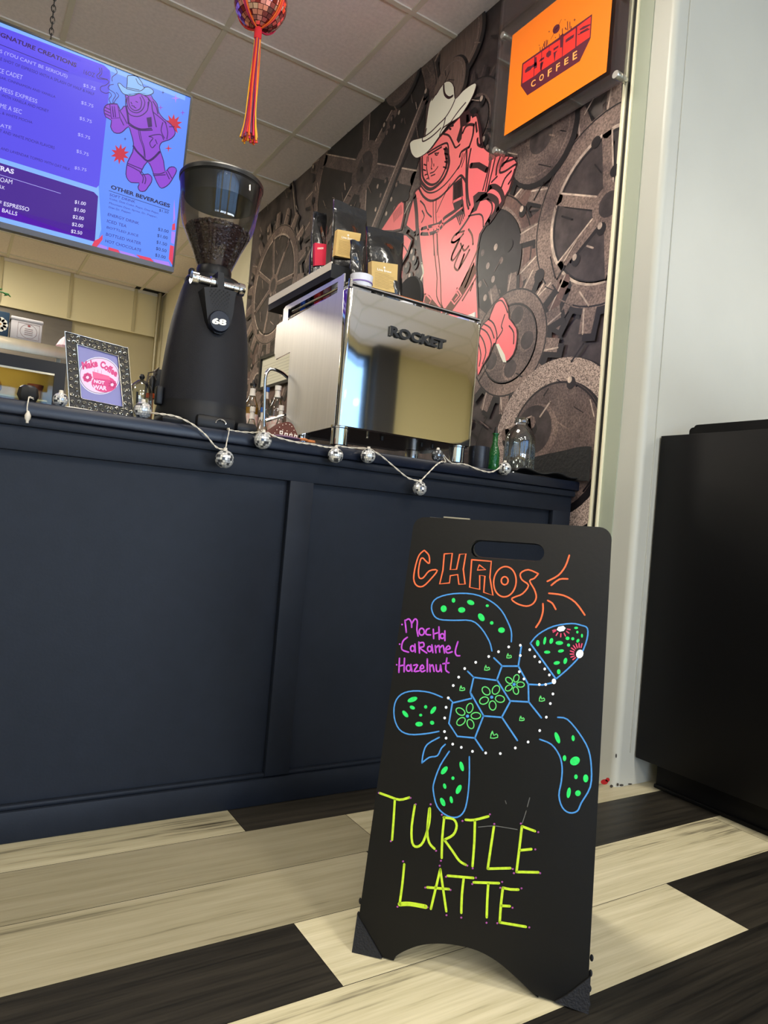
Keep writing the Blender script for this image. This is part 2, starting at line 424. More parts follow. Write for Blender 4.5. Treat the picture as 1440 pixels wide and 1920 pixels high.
# far wall: panelled bulkhead above, plain grey-beige below
wb = wall('wall_back', (XL, YB, 0), (XM, YB+0.1, ROOM_Z), mat('far_wall_paint', (190, 178, 142), 0.5, var=0.04, vs=2))
zt = 2.468
mb = MB(); mb.box((XL, YB-0.06, zt), (XM-0.06, YB-0.002, ROOM_Z-0.002), cream_m)
bat = mat('panel_batten', (196, 184, 144), 0.5)
for sx in (0.2475, 0.856, 1.466, -0.36, -0.97, -1.58): mb.box((sx-0.016, YB-0.072, zt), (sx+0.016, YB-0.058, ROOM_Z-0.003), bat, bev=0.003)
mb.box((XL, YB-0.068, zt-0.012), (XM-0.06, YB-0.058, zt+0.02), cream_m)
mb.box((XL, YB-0.068, ROOM_Z-0.035), (XM-0.06, YB-0.058, ROOM_Z-0.004), grid_m)
mb.build('bulkhead_panelling', wb)
# steel splash sheet under the bulkhead, left part
st = MB(); st.box((XL, YB-0.02, 1.2), (0.9, YB-0.001, zt-0.015), mat('brushed_steel_dark', (120, 112, 100), 0.35, 0.9, var=0.1, vs=3, stretch=(1, 1, 6)))
st.build('steel_splash_sheet', wb)
# rear shop front wall with three windows
mb = MB(); wf = mat('window_wall_paint', (232, 222, 176), 0.6)
xs = [XL]+[v for w in WINS for v in w]+[XR]
dg = mat('charcoal_pillar', (62, 62, 66), 0.6)
for i in range(0, len(xs), 2): mb.box((xs[i], -4.5, 0), (xs[i+1], -4.4, ROOM_Z), wf)
for (a, b) in WINS:
    mb.box((a, -4.5, 0), (b, -4.4, 0.25), wf); mb.box((a, -4.5, 2.8), (b, -4.4, ROOM_Z), wf)
struct(mb.build('wall_rear'))
tm = mat('window_aluminium', (70, 74, 80), 0.35, 0.8)
for i, (a, b) in enumerate(WINS):
    mb = MB(); n = 2
    for k in range(n+1):
        x = a+(b-a)*k/n; mb.box((x-0.025, -4.49, 0.25), (x+0.025, -4.38, 2.8), tm)
    mb.box((a, -4.489, 0.25), (b, -4.381, 0.30), tm); mb.box((a, -4.489, 2.75), (b, -4.381, 2.8), tm)
    w = struct(mb.build('window_%d' % (i+1)))
    mb = MB(); mb.box((a, -4.452, 0.28), (b, -4.446, 2.78), thin_glass('window_glass', (225, 235, 245), 0.04)); mb.build('window_pane', w)
mb = MB(); mb.box((4.20, -4.42, 0), (4.62, -4.2, ROOM_Z-0.001), dg); struct(mb.build('wall_pillar'))
# asphalt and pavement outside
mb = MB(); mb.box((-14, -24, -0.12), (18, -4.55, -0.06), mat('pavement', (120, 118, 114), 0.9, var=0.1, vs=2)); struct(mb.build('ground_outside'))

# white return wall that faces the viewer, with its painted corner
mb = MB(); mb.box((XM+0.02, YW, 0), (XR, YW+0.12, ROOM_Z), wall_m)
wr = struct(mb.build('wall_return'))
mb = MB()
q = [(XM, YW+0.02)]+[(XM+0.02-0.02*math.cos(t), YW+0.02-0.02*math.sin(t)) for t in [PI/2*k/8 for k in range(1, 9)]]
for (p, r_) in zip(q[:-1], q[1:]): 
    f = mb.face([(p[0], p[1], 0), (r_[0], r_[1], 0), (r_[0], r_[1], ROOM_Z), (p[0], p[1], ROOM_Z)], wall_m, True)
bmesh.ops.remove_doubles(mb.bm, verts=mb.bm.verts, dist=1e-5)
mb.build('rounded_corner_bead', wr)
xs_ = P(1263, 400, 'Y', YW).x
mb = MB(); mb.box((xs_-0.004, YW-0.003, 0.10), (xs_+0.003, YW+0.001, ROOM_Z), wall_m, bev=0.001); mb.build('wall_seam_strip', wr)
fr_w = Frame((0, YW, 0), (1, 0, 0), (0, 0, 1)); A = Art(fr_w, 0.0006)
A.ell(1133, 1466, 7, 5, mat('red_paint_spot', (170, 20, 25), 0.6)); A.ell(1139, 1462, 4, 4, MATS['red_paint_spot'])
sc = mat('scuff', (60, 55, 50), 0.8)
for (x, y, a, b) in ((1146, 1474, 3, 3), (1158, 1471, 2, 3), (1165, 1472, 4, 2), (1155, 1417, 1.5, 4), (1181, 1470, 4, 1.5)): A.ell(x, y, a, b, sc)
A.build('paint_chips', wr)

# mural wall, seen at a slant
mb = MB(); mb.box((XM, YW+0.02, 0), (XM+0.1, YB+0.1, ROOM_Z), wall_m); wm = struct(mb.build('wall_right'))
YM0 = P(1187, 0, 'X', XM).y; YM1 = 4.985
trim_c = mat('cream_trim', (232, 226, 196), 0.35); blk = mat('black_rubber_gap', (14, 14, 14), 0.6)
yy = [P(v, 0, 'X', XM).y for v in (1187, 1191.5, 1199.5, 1203.5, 1229)]
mb = MB()
mb.box((XM-0.012, yy[1], 0), (XM, yy[0]+0.004, ROOM_Z-0.001), trim_c, bev=0.002)
mb.box((XM-0.003, yy[2], 0), (XM+0.001, yy[1], ROOM_Z-0.001), blk)
mb.box((XM-0.012, yy[3], 0), (XM, yy[2], ROOM_Z-0.001), trim_c, bev=0.002)
struct(mb.build('trim_1'))
mb = MB(); mb.box((XM-0.004, yy[4], 0), (XM, yy[3], ROOM_Z-0.001), mat('sage_frame', (158, 165, 148), 0.5, var=0.05, vs=3)); struct(mb.build('trim_2'))

# ---- the printed gear wallpaper
# cream stretch of the same wall further back, past the mural
mb = MB(); mb.box((XM-0.003, YM1, 0), (XM+0.001, YB, ROOM_Z-0.001), mat('cream_side_wall', (232, 224, 192), 0.5, var=0.02)); mb.build('cream_paint', wm)
def mott(name, c, v=0.28, vs=140, c2=None):
    """grainy printed metal: fine speckle over broad uneven patches"""
    m = mat(name, c, 0.38, var=v, vs=vs, col2=c2, detail=6); N = m.node_tree.nodes; K = m.node_tree.links; b = N['Principled BSDF']
    src = b.inputs['Base Color'].links[0].from_socket
    t = N.new('ShaderNodeTexCoord'); n = N.new('ShaderNodeTexNoise'); n.inputs['Scale'].default_value = 4.2; n.inputs['Detail'].default_value = 8; n.inputs['Roughness'].default_value = 0.62
    K.new(t.outputs['Object'], n.inputs['Vector']); r = N.new('ShaderNodeValToRGB'); K.new(n.outputs['Fac'], r.inputs[0])
    r.color_ramp.elements[0].position = 0.36; r.color_ramp.elements[0].color = (0.34, 0.32, 0.36, 1); r.color_ramp.elements[1].position = 0.66; r.color_ramp.elements[1].color = (1.0, 0.98, 0.95, 1)
    x = N.new('ShaderNodeMix'); x.data_type = 'RGBA'; x.blend_type = 'MULTIPLY'; x.inputs[0].default_value = 1.0
    K.new(src, x.inputs[6]); K.new(r.outputs[0], x.inputs[7]); K.new(x.outputs[2], b.inputs['Base Color']); return m
g0 = mott('print_shadow', (34, 30, 34), 0.3, 6); g1 = mott('print_iron_dark', (74, 65, 66), 0.3, 30); g2 = mott('print_iron', (112, 96, 92), 0.5); g3 = mott('print_iron_light', (140, 120, 112), 0.5)
g4 = mott('print_edge', (216, 196, 180), 0.3, 50); gb = mott('print_brown', (118, 90, 84), 0.25, 90)
wood = mat('print_wood', (104, 88, 82), 0.6, var=0.3, vs=18, stretch=(1, 14, 1))
mf = Frame((XM, 0, 0), (0, 1, 0), (0, 0, 1)); A = Art(mf, 0.0006, 0.00003)
A.poly_uv([(YM0, 0), (YM1, 0), (YM1, ROOM_Z), (YM0, ROOM_Z)], mat('print_ground', (48, 43, 46), 0.62, var=0.5, vs=5, col2=(88, 78, 76), detail=7)); A.up()
def gear(cy, cz, R, rin, teeth, tl, m=g2, spokes=0, hub=0.0, holes=0, hr=0.0, hd=0.0, face=None, rot=0.0, edge=g4, sw=0.03, rim=0.0, tw=0.5):
    def toothed(dy, dz, grow=0.0):
        q = []
        for k in range(teeth):
            a0 = rot+2*PI*k/teeth; w = 2*PI/teeth*tw
            for (a, rr) in ((a0-w*0.5, R), (a0-w*0.36, R+tl), (a0+w*0.36, R+tl), (a0+w*0.5, R)):
                q.append((cy+dy+(rr+grow)*math.cos(a), cz+dz+(rr+grow)*math.sin(a)))
            for j in range(1, 4):
                a = a0+w*0.5+(2*PI/teeth-w)*j/4; q.append((cy+dy+(R+grow)*math.cos(a), cz+dz+(R+grow)*math.sin(a)))
        return q
    def circ(r, dy=0, dz=0, n=44): return [(cy+dy+r*math.cos(2*PI*k/n), cz+dz+r*math.sin(2*PI*k/n)) for k in range(n)]
    A.poly_uv(toothed(-0.018, -0.022, 0.006), g0); A.up()
    A.poly_uv(toothed(0, 0), m); A.up()
    for k in range(teeth):     # lit edge of each tooth
        a0 = rot+2*PI*k/teeth; w = 2*PI/teeth*tw*0.5; a = a0+(w*0.8 if math.sin(a0) < 0.5 else -w*0.8)
        A.line_uv([(cy+R*1.0*math.cos(a), cz+R*1.0*math.sin(a)), (cy+(R+tl)*math.cos(a*0.3+a0*0.7), cz+(R+tl)*math.sin(a*0.3+a0*0.7))], 0.006, edge)
    A.up()
    A.line_uv(circ(R*0.985), 0.006, g0, True); A.up()
    if rin:
        A.poly_uv(circ(rin), face or g1); A.up(); A.line_uv(circ(rin), 0.012, edge if not face else g3, True); A.line_uv(circ(rin-0.009, -0.004, -0.004), 0.008, g0, True); A.up()
    for k in range(spokes):
        a = rot+0.35+2*PI*k/spokes
        A.line_uv([(cy+hub*0.6*math.cos(a)-0.012, cz+hub*0.6*math.sin(a)-0.012), (cy+rin*math.cos(a)*0.84-0.008, cz+rin*math.sin(a)*0.84-0.008)], sw, g0)
    A.up()
    for k in range(spokes):
        a = rot+0.35+2*PI*k/spokes; p = (cy+hub*0.6*math.cos(a), cz+hub*0.6*math.sin(a)); q = (cy+rin*math.cos(a), cz+rin*math.sin(a))
        A.line_uv([p, q], sw, m)
    A.up()
    for k in range(spokes):
        a = rot+0.35+2*PI*k/spokes; o = sw*0.42; s_ = 1 if math.cos(a) < 0 else -1
        A.line_uv([(cy+hub*math.cos(a)+o*math.sin(a)*s_, cz+hub*math.sin(a)-o*math.cos(a)*s_), (cy+rin*math.cos(a)+o*math.sin(a)*s_, cz+rin*math.sin(a)-o*math.cos(a)*s_)], 0.006, edge)
    for k in range(holes):
        a = rot+0.5+2*PI*k/holes; c = (cy+hd*math.cos(a), cz+hd*math.sin(a))
        A.disc_uv((c[0]+0.004, c[1]-0.004), hr*1.12, hr*1.12, g3, 18); 
    A.up()
    for k in range(holes):
        a = rot+0.5+2*PI*k/holes; c = (cy+hd*math.cos(a), cz+hd*math.sin(a)); A.disc_uv(c, hr, hr, g1, 18)
    if hub:
        A.disc_uv((cy, cz), hub, hub, m, 20); A.up(); A.disc_uv((cy, cz), hub*0.62, hub*0.62, g1, 16)
    A.up()
def studs(cy, cz, nx, nz, d=0.07, r=0.012, sk=0.5):
    for i in range(nx):
        for j in range(nz): A.disc_uv((cy+i*d+sk*d*(j % 2)-0.006, cz+j*d*0.8-0.012), r*2.0, r*2.4, g0, 12)
    A.up()
    for i in range(nx):
        for j in range(nz): A.disc_uv((cy+i*d+sk*d*(j % 2), cz+j*d*0.8), r*0.8, r*1.0, g4 if (i+j) % 2 else g3, 10)
    A.up()
def bar(y0, z0, y1, z1, w, m=g2):
    A.line_uv([(y0-0.01, z0-0.025), (y1-0.01, z1-0.025)], w, g0); A.up(); A.line_uv([(y0, z0), (y1, z1)], w, m); A.up()
    A.line_uv([(y0, z0+w*0.45), (y1, z1+w*0.45)], 0.006, g4); A.up()
rg = random.Random(11)
for k in range(26):     # dim gears deep behind
    cy = rg.uniform(1.5, 4.9); cz = rg.uniform(0.9, 2.9); R = rg.uniform(0.12, 0.34)
    gear(cy, cz, R, R*rg.choice((0, 0.62, 0.75)), rg.randint(12, 20), R*0.22, m=rg.choice((g1, g1, gb)), spokes=rg.choice((0, 5)), hub=R*0.2, edge=g2, rot=rg.random(), sw=R*0.14)
studs(2.9, 2.35, 3, 5); studs(2.55, 1.9, 4, 5); studs(3.05, 1.85, 3, 5); studs(2.1, 1.75, 3, 4); studs(3.7, 2.2, 4, 4); studs(1.9, 1.6, 2, 3); studs(2.25, 2.2, 2, 4, 0.06)
bar(3.9, 1.9, 4.3, 2.9, 0.07, g1); bar(3.75, 2.0, 3.75, 2.9, 0.05, g1)
gear(3.30, 2.62, 0.66, 0.57, 22, 0.09, spokes=6, hub=0.14, sw=0.075, m=g2, rot=0.1, face=mott('print_recess', (40, 35, 37), 0.4, 12))
studs(2.95, 2.28, 3, 4, 0.075); studs(3.42, 2.3, 3, 3, 0.07); studs(2.95, 2.72, 3, 2, 0.07)
gear(4.47, 2.27, 0.40, 0.335, 18, 0.10, spokes=7, hub=0.075, sw=0.03, m=g3, rot=0.15, edge=g4)
gear(4.62, 1.62, 0.16, 0.07, 11, 0.06, m=g3, rot=0.2, edge=g4)
gear(3.95, 1.72, 0.24, 0.17, 14, 0.07, m=g2, spokes=4, hub=0.05)
bar(2.9, 1.55, 1.95, 2.05, 0.055, g3); bar(3.3, 2.05, 2.75, 2.75, 0.05, g2)
gear(2.23, 1.78, 0.30, 0.25, 15, 0.08, m=gb, spokes=0, edge=g3, rot=0.3, face=mott('print_recess2', (44, 39, 44), 0.4, 12)); studs(2.1, 1.66, 3, 4, 0.08, 0.014)
gear(1.58, 1.83, 0.335, 0.255, 17, 0.085, m=g3, spokes=6, hub=0.07, sw=0.045, rot=0.05, edge=g4)
bar(1.9, 1.35, 1.75, 1.62, 0.05, gb)
gear(2.02, 1.45, 0.205, 0.158, 14, 0.065, m=g3, face=g2, holes=5, hr=0.034, hd=0.105, rot=0.2, edge=g4, tw=0.55)
spk = mat('print_speckle', (96, 80, 76), 0.6, var=0.55, vs=260, col2=(170, 150, 140), detail=2)
for (cy, cz, R, m) in ((1.74, 1.04, 0.31, spk), (1.745, 1.045, 0.225, g2)):
    A.disc_uv((cy-0.012, cz-0.012), R+0.010, R+0.010, g0, 40); A.up(); A.disc_uv((cy, cz), R, R, m, 40); A.up()
A.line_uv([(1.745+0.22*math.cos(PI*t/20), 1.045+0.22*math.sin(PI*t/20)) for t in range(2, 26)], 0.007, g0); A.up()
A.disc_uv((1.83, 1.10), 0.105, 0.10, g3, 26); A.up(); A.disc_uv((1.845, 1.108), 0.09, 0.088, g1, 26); A.up()
bar(1.99, 1.10, 1.86, 1.135, 0.05, g3)
for (cy, cz, R, m, r2) in ((2.50, 2.86, 0.15, wood, 0.0), (2.56, 2.70, 0.12, wood, 0.0), (1.93, 2.20, 0.165, g2, 0.06), (2.98, 2.98, 0.16, g2, 0.05)):
    A.disc_uv((cy-0.012, cz-0.012), R+0.012, R+0.012, g0, 34); A.up(); A.disc_uv((cy, cz), R, R, m, 34); A.up()
    A.line_uv([(cy+R*0.86*math.cos(PI*t/20), cz+R*0.86*math.sin(PI*t/20)) for t in range(4, 34)], 0.006, g3)
    if r2: A.disc_uv((cy, cz), r2, r2, g1, 20); A.up()
bar(2.75, 1.35, 2.45, 1.18, 0.03, g3)
rs = random.Random(21)
for k in range(260):     # small worn metal edges and rivets scattered in the print
    cy = rs.uniform(1.56, 4.97); cz = rs.uniform(1.0, 2.9); a = rs.choice((0.9, 1.2, 2.3, 0.5)); L = rs.uniform(0.02, 0.09)
    A.line_uv([(cy, cz), (cy+L*math.cos(a), cz+L*math.sin(a))], rs.uniform(0.003, 0.007), rs.choice((g4, g3, g0, g0)))
for k in range(50):
    cy = rs.uniform(1.56, 4.97); cz = rs.uniform(1.0, 2.9); r_ = rs.uniform(0.006, 0.013)
    A.disc_uv((cy-0.006, cz-0.010), r_*2.1, r_*2.1, g0, 12)
A.up(); rs = random.Random(21)
for k in range(40): c = (rs.uniform(1.6, 4.9), rs.uniform(1.1, 2.9)); A.disc_uv((c[0]-0.007, c[1]-0.012), 0.020, 0.022, g0, 12)
A.up(); rs = random.Random(21)
for k in range(40): c = (rs.uniform(1.6, 4.9), rs.uniform(1.1, 2.9)); A.disc_uv(c, 0.010, 0.012, g4, 12)
A.up()
# trim the print to the panel
for (co, no) in (((0, YM0, 0), (0, -1, 0)), ((0, YM1, 0), (0, 1, 0)), ((0, 0, ROOM_Z-0.002), (0, 0, 1)), ((0, 0, 0), (0, 0, -1))):
    geo = A.mb.bm.verts[:]+A.mb.bm.edges[:]+A.mb.bm.faces[:]
    bmesh.ops.bisect_plane(A.mb.bm, geom=geo, plane_co=co, plane_no=no, clear_outer=True)
print('mural depth', A.h)
gear_h = A.h
A.build('gear_wallpaper', wm)

# ---- printed spaceman with a cowboy hat on the same wall
pk = mat('print_pink', (252, 116, 124), 0.34, var=0.03, vs=1.5, col2=(254, 134, 132)); ink = mat('print_ink', (52, 22, 28), 0.36); hw = mat('print_cream_white', (232, 230, 214), 0.6)
A = Art(mf, gear_h+0.0003, 0.0001); A.crop = (740, 130, 3.37)
body = ("245,500 300,430 390,340 450,275 480,270 510,300 542,290 562,370 575,490 605,520 650,545 700,550 765,555 795,600 775,670 745,770 690,860 600,985 560,1050 545,1120 533,1250 540,1400 548,1580 520,1640 300,1640 220,1560 "
        "185,1475 180,1380 185,1250 165,1110 160,1020 130,1040 80,1000 95,930 140,770 175,740 175,650 172,560")
A.poly(body, ink); 
A.crop = (0, 0, 1); A.poly("716,436 734,407 750,381 757,376 763,381 764,404 757,433 741,437", ink); A.poly("755,438 767,440 778,450 770,476 756,500 748,480", ink); A.up()
A.poly("719,433 735,409 751,385 757,380 761,383 761,403 755,430 741,433", pk); A.poly("756,442 766,443 775,452 768,473 757,494 751,478", pk); A.up()
for k in range(11): A.line([(741+k*1.5, 402-k*1.6), (743+k*1.5, 418-k*1.6)], 0.0022, ink, sm=0)
A.line("754,458 762,463 768,473", 0.006, ink); A.line("763,402 770,386 774,380", 0.004, hw)
A.crop = (740, 130, 3.37)
inner = ("252,506 300,440 392,350 450,290 474,280 508,312 536,302 552,372 565,495 600,528 648,554 700,558 760,562 785,600 766,668 736,766 682,852 592,978 550,1046 536,1120 524,1250 531,1400 540,1572 515,1632 300,1632 230,1550 "
         "196,1470 192,1380 196,1250 176,1110 170,1010 135,1028 90,990 103,935 148,780 183,748 183,650 181,560")
A.poly(inner, pk); A.up()
W_ = 0.0072
A.crop = (760, 280, 6.0)
A.line("190,110 192,330 240,420 300,460 370,430 450,350 500,250 520,150 500,40 480,0", W_*2.2, ink)            # helmet rim outside
A.line("215,100 220,300 260,380 330,410 400,370 460,270 490,170 480,70 460,10", W_*1.6, ink)
A.line("190,400 240,470 300,500 380,480 470,410 540,330 600,250 640,190", W_, ink)
A.line("180,450 230,540 310,590 400,560 480,490 560,400 640,310 680,330 720,400", W_*1.5, ink)
A.line("270,150 290,170|470,60 505,70|480,110 510,118|470,150 500,160|455,210 490,220|235,180 260,190|230,240 255,250|245,300 275,290|265,345 290,330", W_*0.9, ink, sm=0)
A.line("130,540 150,700 160,900 180,1100 190,1190", W_*3.6, ink); A.line("165,560 178,700 185,880", W_*1.2, pk)
A.line("195,590 240,640 270,720 320,770|215,700 240,760 210,830", W_, ink)
A.line("340,590 340,700 345,850 345,1000 350,1200|375,570 370,720 380,900 385,1200|530,400 450,560 380,720", W_*0.7, ink)
A.poly("565,400 665,320 680,540 560,605", ink); A.poly("560,610 670,560 680,590 700,760 640,870 600,770", ink)
for k in range(6): A.line([(585+k*14, 400-k*8), (580+k*14, 580-k*8)], 0.0035, pk, sm=0)
A.up()
A.line("560,605 670,552", W_*1.6, pk, sm=0); 
for k in range(5): A.line([(620+k*20, 765-k*8), (640+k*18, 840-k*10)], 0.0035, pk, sm=0)
A.line("210,905 290,880 400,850 470,780 560,720 670,640|205,960 300,960 400,920 470,840 560,780 680,690", W_*2.2, ink, sm=2); A.up()
A.line("215,930 400,880 560,750 670,665", W_, pk, sm=0); A.line("395,770 440,745 450,880|270,850 300,985|330,880 400,860 415,925 380,930", W_*1.1, pk, sm=0)
A.up(-1)
A.line("720,10 715,200 710,400 720,600 740,680|765,10 735,180 725,380 735,560 755,640", W_*1.4, ink); A.line("765,195 850,190 945,245", W_*3.2, ink, sm=0)
A.line("670,60 640,200 610,240|710,30 690,120 660,210|690,60 650,180", W_*0.7, ink)
A.line("985,100 960,240 900,470|1050,60 1010,240 950,480|1000,110 930,480", W_*1.1, ink); 
A.line("1280,110 1200,140 1120,180 1090,270 1150,260 1240,200 1280,180|1100,90 1060,200 1050,300|1190,110 1120,200|1260,240 1230,330 1190,400|1220,260 1150,340 1110,440", W_*1.3, ink)
A.line("975,440 1030,430 1090,470 1120,530 1125,600 1070,690", W_*3.0, ink); A.line("880,560 960,540 1030,570 1060,620 1040,720 960,830", W_*3.6, ink); A.line("950,570 1000,620 1000,720 930,850", W_*1.2, ink)
A.poly("790,540 850,490 930,490 960,530 870,600 830,700 760,740 800,640", ink); A.line("1000,440 940,500 830,600|1060,320 1000,380", W_*1.2, ink)
A.line("740,760 860,740 900,780 905,880", W_, ink); A.line("790,680 740,780 660,900 600,970", W_*1.6, ink)
gr = mat('print_grey_ink', (128, 98, 88), 0.6)
A.line("690,930 600,960 550,1030 570,1060 640,1010 680,960|640,1010 600,1090 560,1180 545,1250|740,910 780,980 790,1080", W_*1.3, gr)
A.crop = (760, 440, 6.0)
A.line("545,90 580,95 640,50|640,60 600,150 550,250 555,300 590,270 640,190 680,130|650,190 600,300 580,370 620,410 660,330 690,230|690,230 650,330 630,390|750,180 700,280 640,380|650,110 690,190 740,140", W_*1.3, gr)
A.line("340,0 350,150 370,350 385,500 380,700 440,830|385,0 395,200 415,400 425,560 430,760 450,830", W_*0.9, gr); A.line("170,0 185,200 200,330 215,520 215,680", W_*2.6, ink)
A.line("850,150 790,300 720,450 660,580|800,330 750,480 700,600|830,480 760,600 670,750|790,560 760,640", W_*1.1, gr)
A.poly("225,665 300,690 320,720 420,840 440,930 330,930 215,760", gr); A.poly("640,600 720,440 800,330 830,420 760,560 660,720 560,860 500,930 430,900 520,780", gr); A.up()
A.line("255,675 320,740 290,800 230,770 255,675|610,610 660,690 580,790 525,720 610,610|600,650 630,690 585,745", W_*1.1, pk, sm=0)
A.line("210,330 230,440 200,520 205,600 190,700", W_*1.6, hw)
# face
A.crop = (760, 140, 9.0)
A.poly("420,1360 480,1330 640,1230 700,1300 690,1480 640,1640 560,1760 470,1760 420,1640 405,1480", pk); A.up()
A.line("430,1370 520,1320 650,1240|415,1340 540,1260 700,1180 760,1200 770,1400 730,1600", W_*1.2, ink)
A.line("535,1345 600,1340|545,1365 580,1375 605,1330|430,1400 425,1480|480,1430 490,1520 475,1590 490,1610|520,1525 522,1560|460,1680 530,1650 590,1570|475,1725 540,1700|330,1450 340,1760|410,1400 400,1600 440,1780", W_*0.8, ink)
A.poly("960,730 1060,640 1110,600 1150,700 1140,800 1060,880 1010,900 990,1100 940,1180 905,1120 970,900", ink); A.line("1180,730 1250,700 1290,900 1320,1200|1230,830 1250,980|1260,1100 1270,1200 1350,1240|1010,1000 1060,900 1130,860 1200,870|1200,870 1180,1050 1120,1240|1120,1240 990,1320 960,1400", W_*1.6, ink)
A.poly("1070,700 1110,690 1120,800 1070,840", pk); A.line("690,1020 780,1050 850,1180 890,1250 960,1200|790,890 850,880|790,930 810,940", W_*1.2, ink)
A.up(3)
# hat
hat = "115,1160 180,1110 330,1075 370,1040 375,950 400,740 440,500 500,400 560,350 620,250 700,150 760,125 820,145 870,230 885,420 920,390 1000,300 1100,220 1210,160 1248,200 1225,290 1180,400 1090,560 960,740 800,840 700,960 560,1150 480,1260 380,1360 250,1430 180,1405 130,1330 108,1220"
A.poly(hat, ink, sm=2); A.up()
hq = pts(hat); cx_ = 600; 
def shrink(q, d):
    n = len(q); out = []; ar = sum(q[i][0]*q[(i+1) % n][1]-q[(i+1) % n][0]*q[i][1] for i in range(n))
    sg = 1 if ar > 0 else -1
    for i in range(n):
        a, b, c = q[i-1], q[i], q[(i+1) % n]; nx = -(c[1]-a[1]); ny = c[0]-a[0]; l = math.hypot(nx, ny) or 1
        out.append((b[0]+sg*nx/l*d, b[1]+sg*ny/l*d))
    return out
A.poly(shrink(hq, 13), hw, sm=2); A.up()
A.line("690,200 695,300 720,370 780,410 840,380", W_*1.6, ink); A.line("555,350 520,410 490,450|885,430 820,580 720,740 600,860 480,980 370,1060|720,740 690,880 650,960|330,1085 340,1145 450,1090 560,1000 640,920|1060,495 960,610 850,760 800,830 700,900 650,960 620,1040|400,930 375,1030", W_, ink)
# boot at the lower right
A.crop = (860, 500, 4.8)
boot = "400,283 440,295 475,380 482,470 548,560 552,680 520,800 440,872 405,800 365,715 345,700 300,810 240,905 190,985 190,800 218,560 290,480 345,350"
A.up(); A.poly(boot, ink, sm=2); A.up(); A.poly(shrink(pts(boot), 8), pk, sm=2); A.up()
A.line("300,480 340,360 400,310 440,350 465,420|290,480 340,520 370,620 360,690|220,560 280,600 320,700 300,800|215,620 250,680 270,780 240,880|205,700 225,800 210,900|440,440 410,540 420,580 370,660|480,540 520,600 520,700|245,520 310,560 345,650", 0.0062, ink)
A.poly("360,705 385,700 440,800 455,868 425,865 400,810", hw)
geo = A.mb.bm.verts[:]+A.mb.bm.edges[:]+A.mb.bm.faces[:]
A.build('printed_spaceman', wm)

# ================================================================== SERVICE COUNTER
YC = 1.612; ZC = 0.920
navy = mat('navy_black_paint', (27, 32, 41), 0.5, spec=0.2, var=0.06, vs=30, bump=0.03, bs=200); navy2 = mat('navy_counter_top', (18, 24, 38), 0.32, spec=0.4)
CXL, CXR = -2.2, 1.735
ct = thing('service_counter', 'long navy-black panelled service counter behind the chalk sign', 'counter', (0, YC+0.3, 0))
mb = MB(); mb.box((CXL, YC-0.004, ZC-0.030), (CXR+0.015, YC+0.70, ZC), navy2, bev=0.004); mb.build('countertop', ct)
YF = YC+0.016
mb = MB(); mb.box((CXL, YC+0.004, ZC-0.052), (CXR+0.005, YF+0.002, ZC-0.030), navy, bev=0.006); mb.build('moulding', ct)
PX = [(CXL, -1.68), (-1.615, -0.905), (-0.84, -0.13), (-0.065+0.0, 0.728-0.0), (0.795, 1.655)]
YP = YF+0.020
mb = MB(); mb.box((CXL, YP, 0.0), (CXR, YP+0.03, ZC-0.031), navy); mb.box((CXR-0.03, YP+0.03, 0), (CXR, YC+0.68, ZC-0.031), navy); mb.box((CXL, YP+0.03, 0), (CXL+0.03, YC+0.68, ZC-0.031), navy)
mb.box((CXL, YC+0.62, 0), (CXR, YC+0.65, ZC-0.031), navy); mb.build('carcass', ct)
mb = MB(); mb.box((CXL, YF, 0.818), (CXR, YP, ZC-0.03), navy, bev=0.003); mb.build('top_rail', ct)
mb = MB(); mb.box((CXL, YF-0.002, 0.0), (CXR, YP, 0.066), navy, bev=0.003); mb.box((CXL, YF+0.006, 0.066), (CXR, YP, 0.077), navy, bev=0.004); mb.build('bottom_rail', ct)
ends = [-2.2, -1.68, -1.615, -0.905, -0.84, -0.13, -0.065, 0.728, 0.795, 1.655, CXR]
for (a, b) in ((-1.68, -1.615), (-0.905, -0.84), (-0.13, -0.065), (0.728, 0.795), (1.655, CXR)):
    mb = MB(); mb.box((a, YF, 0.07), (b, YP, 0.82), navy, bev=0.003); mb.build('stile', ct)
mb = MB(); p = P(365, 1483, 'Y', YF); mb.box((p.x-0.008, YF+0.0035, p.z-0.002), (p.x+0.008, YF+0.0065, p.z+0.003), mat('paint_chip', (200, 196, 180), 0.7)); mb.build('paint_chip', ct)

# ================================================================== CHALK SIGN
FL = P(664, 1784, 'Z', 0); FR_ = P(1100, 1898, 'Z', 0)
u = (FR_-FL).normalized(); back = Vector((0, 0, 1)).cross(u); t = math.radians(10.3)
v = Vector((0, 0, 1))*math.cos(t)+back*math.sin(t)
sf = Frame(FL, u, v); 
sign = thing('a_frame_sign', 'black folding chalkboard sign with turtle drawing, standing on the plank floor', 'sign', (FL+FR_)/2)
bd = mat('chalkboard_black', (5, 5, 5), 0.36, spec=0.36, var=0.15, vs=22, bump=0.02, bs=120)
def sp_(x, y): return sf.uv(x, y)
c5 = lambda q: (640+q[0]*0.375, 940+q[1]*0.375)
c6 = lambda q: (640+q[0]*0.375, 1400+q[1]*0.375)
SW = 0.3826
arch = [sp_(*c6(q)) for q in pts("265,1055 300,1030 380,997 470,985 570,992 680,1020 780,1075 880,1160 950,1228 985,1256")]
arch = smooth_path(arch, 4)
out = [(0.0, 0.004)]+[(0.07, 0.002)]+arch+[(SW-0.08, 0.006)]+[(SW, 0.0)]
tr = (0.369, 0.771); tl = (0.009, 0.763); rr = 0.022
for k in range(7):
    a = PI/2*k/6; out.append((tr[0]-rr+rr*math.cos(a), tr[1]-rr+rr*math.sin(a)))
